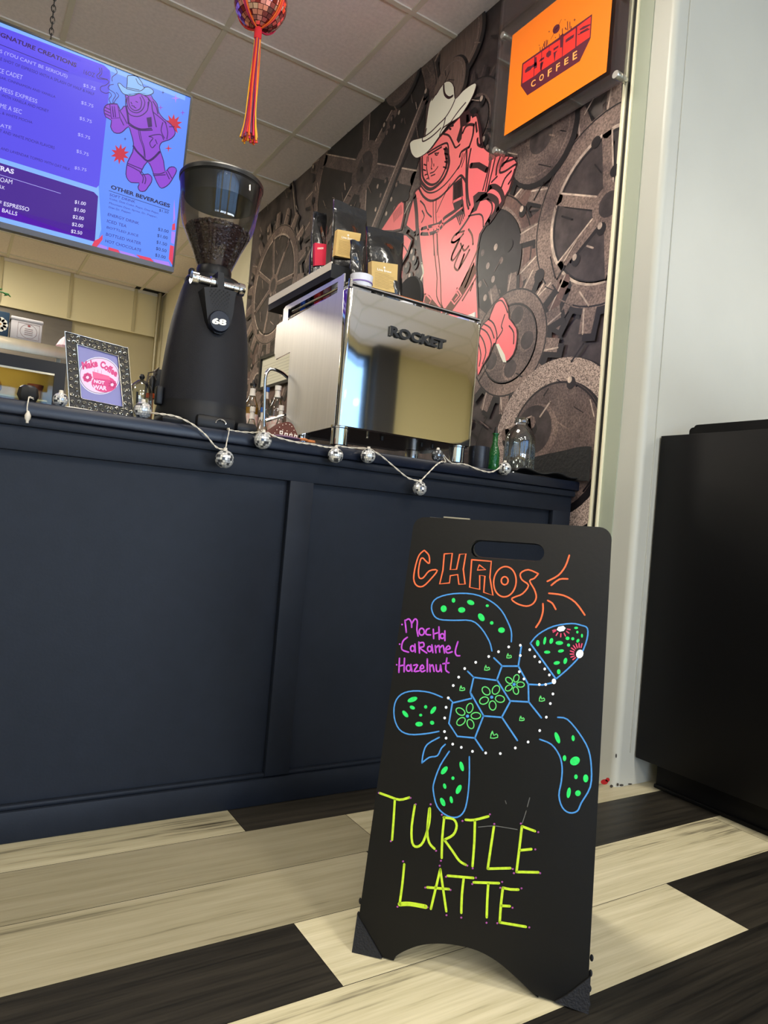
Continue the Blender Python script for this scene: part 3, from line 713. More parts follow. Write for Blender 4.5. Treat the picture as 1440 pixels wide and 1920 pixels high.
for k in range(7):
    a = PI/2+PI/2*k/6; out.append((tl[0]+rr+rr*math.cos(a), tl[1]-rr+rr*math.sin(a)))
h0 = sp_(*c5((690, 237))); h1 = sp_(*c5((968, 256))); hr = 0.0165
du = math.atan2(h1[1]-h0[1], h1[0]-h0[0])
hole = [(h1[0]+hr*math.cos(du-PI/2+PI*k/8), h1[1]+hr*math.sin(du-PI/2+PI*k/8)) for k in range(9)]+[(h0[0]+hr*math.cos(du+PI/2+PI*k/8), h0[1]+hr*math.sin(du+PI/2+PI*k/8)) for k in range(9)]
mb = MB(); mb.prism(sf, out, bd, -0.012, 0.0, holes=[hole]); fp = mb.build('front_panel', sign)
# rear panel leaning the other way from the same ridge
top = sf.at(SW/2, 0.767, -0.016); sb = Frame(sf.at(0, 0.767, -0.016), u, Vector((0, 0, -1))*math.cos(0.2)+back*math.sin(0.2)); 
sb.n = -sb.n if sb.n.dot(back) > 0 else sb.n
L2 = (sf.at(0, 0.767, -0.016).z)/abs(sb.v.z)-0.002
o2 = [(0.012+rr, 0.002)]+[(0.366-rr, 0.002), (0.366, 0.002+rr)]+[(SW, L2), (SW-0.08, L2)]+[(a, L2-(b if True else 0)) for (a, b) in reversed([(x, y) for (x, y) in arch])]+[(0.07, L2), (0.0, L2), (0.010, 0.002+rr)]
hole2 = [(a, 0.767-b) for (a, b) in hole]
mb = MB(); mb.prism(sb, o2, bd, -0.012, 0.0, holes=[hole2]); mb.build('rear_panel', sign)
hm = mat('hinge_metal', (150, 146, 130), 0.4, 0.8)
for cu_ in (0.09, 0.27):
    mb = MB(); mb.prism(sf, [(cu_-0.025, 0.765), (cu_+0.025, 0.765), (cu_+0.025, 0.7675), (cu_-0.025, 0.7675)], hm, -0.02, -0.001); mb.build('hinge', sign)
guard_m = mat('corner_guard_fabric', (18, 19, 23), 0.75, bump=0.3, bs=300)
g = [sp_(*c6(q)) for q in pts("92,845 150,960 205,1052")]; 
mb = MB(); mb.prism(sf, [(-0.003, -0.001), (g[2][0], 0.0015), (g[1][0], g[1][1]), (-0.002, g[0][1])], guard_m, -0.016, 0.004)
for k in range(4): mb.ball(sf.at(-0.002, 0.012+k*0.022, -0.006), 0.0035, guard_m, 8, 6, (0.7, 1, 1.6))
mb.build('corner_guard', sign)
g = [sp_(*c6(q)) for q in pts("1226,1140 1065,1282")]
mb = MB(); mb.prism(sf, [(SW+0.003, -0.001), (SW+0.002, g[0][1]), (g[1][0]+0.018, 0.018), (g[1][0], 0.004)], guard_m, -0.016, 0.004)
for k in range(4): mb.ball(sf.at(SW+0.002, 0.010+k*0.022, -0.006), 0.0035, guard_m, 8, 6, (0.7, 1, 1.6))
mb.build('corner_guard', sign)
# chalk-pen drawing
A = Art(sf, 0.0004, 0.0001); A.crop = (640, 940, 1/0.375)
def chalk(n, c): return mat('chalk_'+n, c, 0.7, var=0.12, vs=180)
ORG = chalk('orange', (240, 108, 58)); BLU = chalk('blue', (66, 140, 208)); GRN = chalk('green', (30, 214, 96)); GRL = chalk('light_green', (92, 206, 106)); VIO = chalk('violet', (186, 72, 204)); YEL = chalk('lime', (184, 214, 40)); WHT = chalk('white', (232, 236, 240)); PNK = chalk('pink', (222, 72, 108)); PUR = chalk('purple_dot', (150, 70, 140)); DST = chalk('dust', (92, 92, 88))
w = 0.0026
A.line("415,245 390,268 372,320 362,385 376,420 408,425 448,388 480,345 440,348 410,382 390,382 386,345 396,292 408,284 422,298 440,310 438,270 415,245", w, ORG, sm=3)
A.line("515,263 555,260 545,342 576,340 592,265 623,262 610,340 619,414 588,415 582,366 545,372 541,408 492,413 508,345 515,263|652,292 642,430 692,440 692,370 718,374 712,455 758,470 743,380 750,300 652,292|690,318 722,342 680,344 690,318", w, ORG, sm=0)
A.ering(818, 402, 56, 76, w, ORG, 6, 24); A.ering(817, 397, 17, 20, w, ORG)
A.line("985,362 935,342 896,360 903,392 936,420 906,462 868,478 852,490 880,512 925,524 958,512 975,480 965,440 942,398 965,385 985,362", w, ORG)
A.line("1140,270 1120,325 1085,370 1030,400|1132,388 1090,390 1050,420|1038,460 1110,470 1170,505 1217,568|1032,496 1055,510 1072,540|1008,512 1008,550 995,595 973,630", w*1.1, ORG)
w = 0.0028
A.line("318,595 322,625 325,655|318,598 338,588 350,605 352,630|352,612 368,588 380,600 378,640 384,674|440,636 426,642 424,664 446,668|460,640 462,686|460,664 486,656|488,628 490,690|518,648 518,696", w, VIO)
A.ering(402, 652, 13, 17, w, VIO); A.ering(505, 674, 10, 12, w, VIO)
A.line("330,680 308,700 303,740 336,754|368,714 370,754|388,704 391,758|388,710 410,706 412,726 393,733 427,758|453,718 458,756|470,722 473,757|472,735 488,720 492,754|492,735 508,720 516,758|522,742 544,736 536,722 522,738 530,758 554,752|583,702 570,748 576,770 592,772", w, VIO)
A.ering(356, 736, 10, 14, w, VIO); A.ering(441, 738, 10, 13, w, VIO)
A.line("291,785 288,855|288,824 316,818|316,785 314,852|348,816 353,850|362,820 382,818 364,850 390,847|394,838 412,833 405,818 394,834 402,852 418,846|430,788 430,852|442,816 444,852|444,830 456,817 464,850|474,818 477,848 492,847 496,820|496,818 501,852|528,784 522,840 538,856|508,812 538,808", w, VIO)
A.ering(336, 834, 11, 15, w, VIO)
for q in ((304, 616), (292, 714), (277, 817)): A.ell(q[0], q[1], 4, 4, VIO)
w = 0.0024
A.line("753,748 740,700 700,635 650,597 560,595 490,590 460,565 452,520 480,483 560,462 660,464 740,495 800,545 840,620 851,660 850,702|945,710 985,665 1060,625 1150,611 1200,620 1230,635 1228,690 1195,770 1130,840 1073,888", w, BLU)
A.line("1073,888 1010,800 945,710|763,783 803,822|803,824 885,824|803,824 778,892|935,915 1005,918 1065,905|778,895 662,880 632,850|662,880 645,955|778,892 845,1000|885,824 935,915|900,725 885,824|935,915 937,1003|937,1003 845,998|845,1000 803,1078|803,1080 712,1073|712,1073 648,960|645,955 652,985 560,1007 533,980|555,1010 538,1110 580,1175 668,1183|668,1183 710,1075|668,1185 708,1245|803,1080 880,1195|937,1003 1000,1082", w*1.15, BLU, sm=0)
A.line("505,980 440,955 360,948 300,965 268,1010 265,1080 290,1140 340,1165 420,1162 488,1150|490,1180 430,1215 410,1260 403,1308|403,1308 440,1280 480,1272 500,1235 520,1215|540,1250 495,1320 465,1400 460,1447 480,1527 530,1572 580,1579 615,1547 632,1477 640,1380 640,1277|1082,1080 1130,1090 1190,1160 1235,1240 1250,1330 1245,1427 1200,1507 1180,1548 1140,1557 1105,1530 1088,1470 1100,1400 1104,1330 1090,1270 1050,1215 992,1190", w, BLU)
A.up()
for q in pts("837,728 786,752 737,776 672,805 617,836 587,879 560,921 535,983 524,1030 517,1083 516,1151 524,1184 557,1214 600,1230 656,1250 722,1258 795,1261 870,1233 934,1203 992,1146 1025,1079 1045,1011 1058,963 1040,868 1017,838 992,803 967,776 942,742 895,720 895,771 890,852 913,888 990,916 1022,916"): A.ell(q[0], q[1], 6.5, 7, WHT)
A.ell(1063, 900, 11, 14, WHT)
for q in ((512,537,15,17,0),(561,495,9,12,0),(602,543,18,14,0),(647,506,19,12,20),(700,580,14,22,-35),(730,522,8,7,0),(752,608,9,9,0),(801,644,17,14,0),
          (982,709,9,16,0),(1017,697,7,20,10),(1050,698,9,15,15),(1090,708,19,10,0),(1131,685,10,9,0),(1157,687,8,8,0),(1098,748,15,8,-10),(1029,754,16,8,0),(1136,719,8,8,0),(1183,697,7,10,30),(1203,672,5,10,0),(1180,654,6,7,0),(1174,633,10,6,0),(1077,808,16,9,-10),(1120,798,9,16,15),(1087,852,9,13,0),
          (356,991,26,12,-20),(355,1031,14,9,25),(320,1063,10,21,-40),(397,1069,8,7,0),(422,1028,8,9,0),(460,1044,10,22,35),(389,1114,19,12,0),(454,1107,11,10,30),
          (515,1345,12,24,38),(602,1325,10,25,-15),(558,1384,8,9,0),(517,1424,8,14,-15),(587,1440,12,25,25),(507,1503,11,23,-25),(550,1492,8,18,-10),
          (1080,1182,11,30,-20),(1159,1184,8,15,-5),(1116,1284,9,15,0),(1168,1298,26,21,-30),(1173,1377,9,12,0),(1222,1385,13,20,0),(1137,1457,10,27,8),(1183,1459,14,15,20)):
    A.ell(q[0], q[1], q[2], q[3], GRN, q[4])
for (cx, cy, R, rx, ry, ro) in ((864, 915, 32, 13, 19, 0), (752, 979, 42, 17, 23, 10), (631, 1074, 42, 16, 24, -5)):
    for k in range(5):
        a = math.radians(ro+20+72*k); A.ering(cx+R*math.sin(a), cy-R*math.cos(a), rx, ry, 0.0018, GRL, math.degrees(a))
    A.ell(cx, cy, 8, 8, BLU)
for (cx, cy, r_) in ((838, 773, 12), (728, 833, 13), (604, 935, 13), (1002, 987, 14), (902, 1086, 12), (763, 1168, 19)):
    A.line([(cx-r_*0.4, cy-r_), (cx-r_*0.9, cy+r_*0.8), (cx+r_, cy+r_*0.6), (cx+r_*0.7, cy-r_*0.3), (cx, cy+r_*0.1), (cx-r_*0.4, cy-r_)], 0.0018, GRL, sm=2)
A.poly("1076,642 1085,628 1110,622 1122,634 1112,648 1092,652", WHT); A.ell(1192, 763, 18, 22, WHT, 20)
for k in range(7):
    a = math.radians(190-k*32+0); A.line([(1100+30*math.cos(a), 636-20*math.sin(a)*-1 if False else 638+24*abs(math.sin(a))), (1100+44*math.cos(a), 640+38*abs(math.sin(a)))], 0.002, PNK, sm=0)
for k in range(9):
    a = math.radians(135+k*19); A.line([(1190+28*math.cos(a), 760+30*math.sin(a)), (1190+46*math.cos(a), 758+48*math.sin(a))], 0.002, PNK, sm=0)
A.crop = (640, 1400, 1/0.375); w = 0.0040
A.line("193,232 235,247 290,265 340,254|368,292 352,400 355,480 378,500 410,475 440,380 443,308|440,310 430,420 440,480 466,510|512,354 560,362 577,395 560,440 515,465|515,465 555,520 590,570 622,590|622,365 665,366 735,348|315,588 305,690 292,785|470,700 470,700", w, YEL)
A.line("268,262 262,360 254,465|515,352 505,450 502,555|668,370 665,480 656,597|763,400 748,500 732,610|732,610 845,607|903,398 890,510 876,626|876,626 985,628|903,398 968,422|893,518 950,512|448,810 495,612|495,612 525,822|430,703 538,712|532,645 660,656|612,658 603,740 600,830|662,678 788,682|735,685 730,760 727,852|808,705 798,790 792,878|792,878 922,900|808,705 845,713 885,714|802,795 842,797", w, YEL, sm=2)
A.line("292,787 345,786 422,800", w*1.7, YEL)
for q in pts("188,231 346,256 372,288 447,288 248,472 474,520 503,340 498,570 606,371 743,338 765,386 630,594 657,608 857,611 898,384 985,427 970,513 863,632 994,632 309,573 281,800 431,803 420,704 492,595 526,842 546,716 524,650 600,854 673,655 655,686 726,880 804,676 780,882 795,705 901,708 856,805 940,903"): A.ell(q[0], q[1], 5, 5, PUR)
A.line("685,402 760,396 820,404 880,414", 0.0013, DST); A.line("942,255 930,300|925,320 905,382|820,270 825,285", 0.0013, DST, sm=0)
A.build('chalk_drawing', fp)

# ================================================================== CEILING-HUNG MENU SCREEN
tr3 = P(361, 181, 'Y', 2.82); br3 = P(325, 511, 'X', tr3.x)
tv_v = (tr3-br3).normalized(); tf = Frame(br3, (1, 0, 0), tv_v); TH = (tr3-br3).length; TWd = TH*16/9*1.0+0.02
tv = thing('menu_screen', 'large ceiling-hung flat screen showing a blue and purple drinks menu', 'television', (tr3.x-TWd/2, tr3.y, tr3.z))
bez = mat('screen_bezel', (16, 16, 20), 0.3); bez2 = mat('screen_bezel_chin', (70, 72, 80), 0.3, 0.4)
mb = MB()
mb.prism(tf, [(-TWd, 0), (0, 0), (0, TH), (-TWd, TH)], bez, -0.035, -0.002)
mb.build('back_shell', tv)
mb = MB(); b = 0.007
mb.prism(tf, [(-TWd, 0), (0, 0), (0, 0.020), (-TWd, 0.020)], bez2, -0.002, 0.004); mb.prism(tf, [(-TWd, TH-b), (0, TH-b), (0, TH), (-TWd, TH)], bez, -0.002, 0.004)
mb.prism(tf, [(-b, 0.02), (0, 0.02), (0, TH-b), (-b, TH-b)], bez, -0.002, 0.004); mb.prism(tf, [(-TWd, 0.02), (-TWd+b, 0.02), (-TWd+b, TH-b), (-TWd, TH-b)], bez, -0.002, 0.004)
mb.build('bezel', tv)
chm = mat('chain_steel', (60, 58, 56), 0.4, 0.9)
for cxp in (P(97, 70, 'Y', 2.80).x, P(97, 70, 'Y', 2.80).x-0.62):
    mb = MB(); z = tr3.z-0.02; k = 0
    while z < ROOM_Z:
        c = Vector((cxp, tr3.y+0.02, z)); a = Vector((1, 0, 0)) if k % 2 else Vector((0, 1, 0))
        mb.tube([c+a*0.007*math.cos(2*PI*j/10)+Vector((0, 0, 0.014*math.sin(2*PI*j/10))) for j in range(10)], 0.0018, chm, 6, closed=True); z += 0.021; k += 1
    mb.build('hanging_chain', tv)
# picture on the screen (it glows)
A = Art(tf, -0.0015, 0.00015)
sb_ = glow('screen_sky', (92, 138, 252)); sl = glow('screen_sky_light', (128, 176, 252)); sp2 = glow('screen_panel', (84, 72, 230)); sp3 = glow('screen_panel_top', (104, 88, 238)); sd = glow('screen_purple', (62, 8, 140)); sd2 = glow('screen_purple_low', (86, 20, 176))
wt = glow('screen_white', (178, 176, 255)); bt = glow('screen_ink', (40, 16, 120)); nt_ = glow('screen_navy', (14, 12, 60)); rd_ = glow('screen_red', (196, 30, 60)); lav = glow('screen_lavender', (170, 128, 240)); mg = glow('screen_magenta', (138, 62, 205)); mk = glow('screen_magenta_ink', (52, 8, 96)); pw = glow('screen_bright', (226, 222, 255)); red2 = glow('screen_red_bright', (222, 60, 92))
A.poly_uv([(-TWd+b, 0.02), (-b, 0.02), (-b, TH-b), (-TWd+b, TH-b)], sb_); A.up()
A.crop = (0, 0, 1)
def on(x, y): return A.px((x, y))
# lighter strips along top and bottom of the picture
A.poly_uv([(-TWd+b, TH-b), (-b-0.02, TH-b), (-b-0.02, TH-b-0.018), (-TWd+b, TH-b-0.018)], sl); A.poly_uv([(-TWd+b, 0.02), on(178, 470), on(190, 430), on(182, 300), (-TWd+b, 0.06)], sl); A.up()
def lpanel(q, m):     # panel that runs on to the left side of the screen
    q = [on(*p) for p in q]; A.poly_uv([(-TWd+0.02, q[0][1])]+q+[(-TWd+0.02, q[-1][1])], m)
lpanel([(0, 49), (195, 122), (206, 132), (208, 142), (186, 347), (181, 352), (0, 296)], sp2)
lpanel([(0, 49), (195, 122), (206, 132), (205, 160), (0, 100)], sp3); A.up()
lpanel([(0, 305), (176, 360), (184, 368), (178, 452), (0, 405)], sd); lpanel([(0, 388), (179, 433), (177, 453), (0, 406)], sd2); A.up()
A.crop = (0, 30, 7.2); T = A.text
T("SIGNATURE CREATIONS", (0, 275), (1028, 695), (12, 215), mk, 0.03, tail="GNATURE CREATIONS")
A.line("0,382 918,748", 0.0022, bt, sm=0)
T("WHY SO CHAOS (YOU CAN'T BE SERIOUS)", (55, 530), (905, 850), (65, 468), wt, 0.0, tail="(YOU CAN'T BE SERIOUS)")
T("DOUBLE SHOT OF ESPRESSO WITH A SPLASH OF HALF & HALF", (45, 612), (1270, 1075), (52, 572), bt, 0.0, tail="SHOT OF ESPRESSO WITH A SPLASH OF HALF & HALF")
T("16OZ", (1128, 780), (1275, 830), (1136, 722), mk)
T("SPACE CADET", (75, 790), (300, 860), (85, 730), wt, tail="CADET"); T("BROWN SUGAR, CINNNAMON AND VANILLA", (105, 885), (745, 1112), (112, 848), bt, tail="CINNNAMON AND VANILLA")
T("HOT MESS EXPRESS", (0, 1005), (500, 1180), (8, 950), wt, tail="MESS EXPRESS"); T("ESPRESSO WITH VANILLA AND HONEY", (15, 1085), (655, 1305), (22, 1045), bt, tail="WITH VANILLA AND HONEY")
T("GIVE ME A SEC", (0, 1235), (290, 1325), (8, 1175), wt, tail="ME A SEC"); T("CARAMEL & WHITE MOCHA", (28, 1325), (435, 1455), (34, 1290), bt, tail="& WHITE MOCHA")
for (x, y) in ((1120, 955), (1092, 1190), (1070, 1400), (1048, 1620), (1028, 1845)): T("$5.75", (x, y), (x+165, y+55), (x+8, y-48), wt)
A.crop = (0, 230, 7.2)
T("CHOCOLATE", (0, 55), (150, 90), (6, 10), wt, tail="ATE"); T("CHOCOLATE SHOT AND WHITE MOCHA FLAVORS", (38, 140), (735, 360), (44, 100), bt, tail="AND WHITE MOCHA FLAVORS")
T("HONEY AND LAVENDAR TOPPED WITH OAT MILK", (8, 360), (945, 648), (14, 325), bt, tail="AND LAVENDAR TOPPED WITH OAT MILK"); T("$5.75", (1003, 630), (1165, 665), (1010, 585), wt)
T("EXTRAS", (5, 645), (185, 695), (12, 580), pw, 0.03, tail="RAS"); A.line("0,702 820,955", 0.0016, wt, sm=0)
T("COLD FOAM", (0, 795), (162, 830), (8, 735), pw, tail="OAM"); T("OAT MILK", (0, 882), (62, 905), (6, 838), pw, tail="LK")
T("EXTRA SHOT OF ESPRESSO", (48, 1120), (390, 1200), (56, 1065), pw, 0.008, tail="ESPRESSO"); T("ENERGY PROTEIN BALLS", (25, 1205), (230, 1258), (32, 1152), pw, 0.008, tail="BALLS")
for (x, y, s) in ((1005, 1095, "$1.00"), (997, 1195, "$1.00"), (978, 1295, "$2.00"), (968, 1395, "$2.00"), (955, 1490, "$2.50")): T(s, (x, y), (x+150, y+30), (x+8, y-52), pw, 0.008)
A.crop = (170, 320, 8.47)
T("OTHER BEVERAGES", (318, 285), (1255, 590), (328, 222), nt_, 0.035); A.line("292,316 1248,632", 0.0018, nt_, sm=0)
T("SOFT DRINK", (300, 398), (705, 515), (308, 358), bt); T("$1.50", (1085, 650), (1232, 690), (1092, 605), nt_)
T("Coke, Diet Coke, Pepsi, Diet Pepsi,", (298, 462), (1082, 700), (304, 425), bt); T("Mountain Dew, Sprite, Dr. Pepper,", (292, 530), (1055, 760), (298, 495), bt); T("Diet Dr. Pepper", (286, 598), (640, 695), (292, 562), bt)
T("ENERGY DRINK", (270, 712), (765, 858), (280, 668), bt); T("ICED TEA", (258, 818), (566, 905), (266, 772), bt); T("BOTTLED JUICE", (252, 925), (755, 1062), (260, 878), bt); T("BOTTLED WATER", (240, 1028), (795, 1180), (250, 982), bt); T("HOT CHOCOLATE", (230, 1135), (800, 1290), (238, 1088), bt)
for (x, y, s) in ((1068, 955, "$3.00"), (1055, 1055, "$1.00"), (1042, 1160, "$1.50"), (1034, 1262, "$0.50"), (1022, 1365, "$3.00")): T(s, (x, y), (x+165, y+45), (x+8, y-55), nt_)
# sunburst in the lower corner
A.poly("0,1225 60,1110 130,1080 190,1015 190,1090 140,1160 85,1225 0,1215", red2); A.poly("90,1230 150,1165 265,1210 265,1282", lav); A.poly("285,1212 440,1258 480,1338 275,1290", red2); A.poly("455,1265 690,1330 810,1435 495,1345", lav); A.poly("720,1330 950,1385 1050,1500 840,1445", red2); A.poly("980,1400 1240,1450 1285,1560 1070,1508", lav); A.poly("1262,1180 1325,1200 1298,1500 1240,1400", red2); A.poly("1285,960 1345,975 1325,1170 1275,1140", lav); A.poly("1300,850 1340,830 1345,940 1290,945", red2); A.poly("1330,450 1345,760 1310,830 1315,620", lav)
A.up()
# spaceman on the screen
A.crop = (180, 100, 6.545)
wq = 0.0034
for (cx, cy, R, m) in ((945, 870, 130, rd_), (295, 1235, 130, rd_), (978, 550, 62, lav), (890, 1165, 52, rd_), (793, 665, 40, mg), (1065, 728, 36, mg), (823, 480, 24, mk), (358, 1050, 24, mk)):
    n = 10 if R > 100 else 4
    q = []
    for k in range(2*n):
        a = PI*k/n+0.1*(n == 10); r_ = R*(1 if k % 2 == 0 else (0.52 if n == 10 else 0.22)); q.append((cx+r_*math.sin(a)*0.9, cy-r_*math.cos(a)))
    A.poly(q, m)
A.up()
bodyp = "360,520 400,505 640,490 700,560 750,620 770,720 830,800 920,870 970,950 960,1010 900,1060 810,1090 780,1150 800,1230 830,1320 850,1450 900,1400 960,1395 990,1440 950,1520 900,1600 830,1650 780,1640 720,1520 680,1400 630,1330 560,1440 560,1490 640,1480 685,1520 680,1580 640,1640 600,1690 540,1690 515,1640 530,1590 430,1585 375,1520 370,1440 390,1330 450,1210 460,1100 430,980 400,900 340,950 290,980 220,970 180,900 190,820 120,780 98,690 120,640 170,620 260,620 300,700 340,650 385,640"
A.poly(bodyp, mg); A.up(); A.line(bodyp, wq, mk, sm=2, closed=True)
hatp = "268,372 300,370 375,430 385,290 410,272 480,275 520,300 570,370 582,415 640,412 700,450 700,490 640,515 580,510 530,490 470,515 400,520 330,490 290,430"
A.poly(hatp, glow('screen_hat', (130, 180, 248)), sm=2); A.up(); A.line(hatp, wq*0.8, nt_, sm=2, closed=True); A.line("375,435 530,465 600,420|490,310 520,370 560,395|385,420 530,450", wq*0.7, nt_)
A.line("385,540 380,620 420,700 500,730 570,690 600,600 560,520|400,530 410,640 470,700 540,680 560,600 540,540|365,560 370,680 430,760 540,770 630,700 640,600|440,640 470,650|430,600 440,620|490,590 510,600|470,660 490,670", wq, mk)
A.line("640,560 680,600 690,680 710,760 740,900|600,520 650,560 640,650|700,590 740,660 760,740", wq*1.2, mk); A.poly("620,790 680,780 690,900 640,910", mk); A.line("400,850 470,900 560,930 680,920|410,880 480,920 560,945 690,940", wq*1.4, mk)
A.line("520,940 540,1050 570,1130 590,1210 590,1290|535,930 560,1060 590,1150 605,1280", wq*0.8, mk); A.line("460,1140 500,1200 560,1260 630,1320 700,1290 780,1210", wq*2.2, mk); A.line("370,650 390,760 400,860", wq*2, mk)
A.line("650,1020 720,1000 800,1000 830,1060|650,1020 700,1040 660,1100 690,1160 730,1120|730,1060 750,1110|820,850 800,950 840,1040|850,840 880,960 870,1050|900,900 960,900|700,720 800,800 860,860", wq, mk)
A.line("385,1370 450,1400 540,1450|390,1350 560,1420|700,1480 780,1480 840,1460|705,1500 850,1490|540,1460 580,1520 570,1590|560,1450 610,1530 600,1600|860,1460 900,1540|880,1440 930,1530", wq, mk)
A.poly("170,625 265,630 295,790 190,800", mg); A.line("170,625 265,630 295,790 190,800 170,625|200,650 215,780|225,650 240,780", wq, mk, sm=0); A.line("110,660 170,690|110,700 170,730|115,740 175,770|290,700 340,780 380,860|300,800 340,880", wq, mk)
A.line("40,180 50,230 10,270 30,310 120,320 160,350 120,390 60,410 60,460 120,490 170,480 190,520 160,560 180,610|70,180 70,250 40,290 140,320|240,190 260,240 200,290 200,340|215,380 170,390 150,430 220,480 240,520 210,570 210,610|250,480 280,520 240,570 220,610", wq*0.7, mk)
A.build('screen_picture', tv)

# ================================================================== ESPRESSO MACHINE
steel = mat('polished_steel', (232, 230, 222), 0.04, 1.0); chrome = mat('chrome', (225, 225, 225), 0.08, 1.0)
brush = mat('brushed_steel', (244, 240, 232), 0.38, 0.75, var=0.03, vs=4, stretch=(1, 30, 1)); black = mat('black_plastic', (17, 17, 18), 0.4); under = mat('machine_underside', (60, 44, 36), 0.3, 0.7)
MX0, MX1, MY = 0.862, 1.322, 1.655
em = thing('espresso_machine', 'large polished steel espresso machine with black lettering, standing on the counter', 'espresso machine', ((MX0+MX1)/2, MY+0.2, ZC))
zb, zt_ = 0.983, 1.366
# front sheet with rolled vertical edges
prof = []
R = 0.012
for k in range(7):
    a = PI/2*k/6; prof.append((MX0+R-R*math.cos(a), MY+R-R*math.sin(a)))
nX = 14
for k in range(1, nX): prof.append((MX0+R+(MX1-MX0-2*R)*k/nX, MY-0.0022*math.sin(PI*k/nX)))
for k in range(7):
    a = PI/2*k/6; prof.append((MX1-R+R*math.sin(a), MY+R-R*math.cos(a)))
prof = [(MX0, MY+0.05)]+prof+[(MX1, MY+0.05)]
mb = MB(); n = len(prof)
i = mb.mi(steel); cxm = (MX0+MX1)/2
inn = [(x+(0.0022 if x < cxm-0.2 else -0.0022 if x > cxm+0.2 else 0), y+0.003) for x, y in prof]
L4 = [[mb.bm.verts.new((x, y, z)) for x, y in q] for (q, z) in ((prof, zb), (prof, zt_-0.014), (inn, zt_-0.014), (inn, zb))]
for a_ in range(4):
    for k in range(n-1):
        f = mb.bm.faces.new((L4[a_][k], L4[a_][k+1], L4[(a_+1) % 4][k+1], L4[(a_+1) % 4][k])); f.smooth = a_ in (0, 2); f.material_index = i
mb.build('front_panel', em, sharp=30)
mb = MB(); mb.box((MX0+0.006, MY+0.006, zb+0.006), (MX1-0.006, MY+0.36, zt_-0.012), mat('machine_inner', (40, 40, 42), 0.5)); mb.box((MX0+0.01, MY+0.01, zb-0.002), (MX1-0.01, MY+0.33, zb+0.006), under)
for (x, y) in ((645, 815), (688, 825), (715, 832), (790, 838), (810, 842), (868, 836)):
    p = P(x, y, 'Z', zb-0.002) if False else P(x, y, 'Y', MY+0.07); 
    mb.lathe([(0, -0.012), (0.005, -0.012), (0.005, 0.0)], (p.x, p.y, zb-0.002), chrome if x in (645, 688) else black, 10)
mb.build('body', em)
# side sheet, outline with its rear step and the rail slot
fs = Frame((MX0, 0, 0), (0, 1, 0), (0, 0, 1))
so = [fs.uv(*q) for q in ((646, 512), (640, 517), (536, 574), (532, 580), (530.5, 602), (519, 610), (516, 640), (514.5, 662), (517, 674), (544, 660), (541, 700), (537, 780), (536, 812), (559, 815.5), (629, 799), (640, 640))]
so = [(max(a, MY+0.018), b) for (a, b) in so]
sh = [fs.uv(*q) for q in ((634, 528), (633, 548), (600, 567), (565, 586), (540, 601), (541, 580), (590, 553))]
for side, x in ((0, MX0), (1, MX1)):
    fx = Frame((x, 0, 0), (0, 1, 0), (0, 0, 1)); fx.n = Vector((-1, 0, 0)) if side == 0 else Vector((1, 0, 0))
    mb = MB(); mb.prism(fx, so, brush, -0.0035, 0.0005, holes=[sh], side=chrome); sp = mb.build('side_panel', em)
    mb = MB(); q = fx.uv(640.5, 530) if side == 0 else (MY+0.035, 1.36)
    q = (MY+0.036, 1.372); mb.lathe([(0, 0.001), (0.0065, 0.001), (0.0065, 0.003), (0, 0.003)], fx.at(q[0], q[1], 0) if side == 0 else fx.at(q[0], q[1], -0.004), black, 14, axis='X'); mb.build('screw', sp)
mb = MB()
ztp = zt_+0.0005
mb.tube([(MX0+0.004, MY+0.006, ztp), (MX1-0.004, MY+0.006, ztp)], 0.0055, chrome, 10)
mb.tube([(MX0+0.006, MY+0.006, zt_-0.01), (MX0+0.006, MY+0.006, ztp+0.012)], 0.006, chrome, 10); mb.tube([(MX1-0.006, MY+0.006, zt_-0.01), (MX1-0.006, MY+0.006, ztp+0.002)], 0.006, chrome, 10)
for k in range(1, 4): mb.tube([(MX0+0.11*k, MY+0.012, zt_-0.012), (MX0+0.11*k, MY+0.008, ztp)], 0.003, chrome, 8)
mb.tube([(MX0+0.006, MY+0.01, ztp+0.004), (MX0+0.006, MY+0.38, ztp+0.002)], 0.004, chrome, 8)
mb.build('cup_rail', em)
mb = MB(); mb.box((MX0+0.006, MY+0.01, zt_-0.014), (MX1-0.006, MY+0.42, zt_-0.008), chrome); mb.box((MX0+0.02, MY+0.16, zt_-0.10), (MX1-0.02, MY+0.42, zt_-0.014), mat('group_housing', (90, 88, 86), 0.3, 0.9)); mb.build('top_tray', em)
mb = MB(); mb.box((MX0+0.02, MY+0.12, zb+0.0), (MX1-0.02, MY+0.40, zb+0.035), brush, bev=0.004); mb.build('drip_tray', em)
for x in (MX0+0.012, MX1-0.045):
    for y in (MY+0.03, MY+0.27):
        mb = MB(); mb.lathe([(0, 0), (0.021, 0), (0.021, 0.012), (0.018, 0.014)], (x+0.012, y, ZC), black, 24)
        mb.lathe([(0.0235, 0.013), (0.0235, zb-ZC-0.006), (0.026, zb-ZC-0.004), (0.026, zb-ZC+0.002), (0, zb-ZC+0.002)], (x+0.012, y, ZC), chrome, 28)
        mb.build('foot', em)
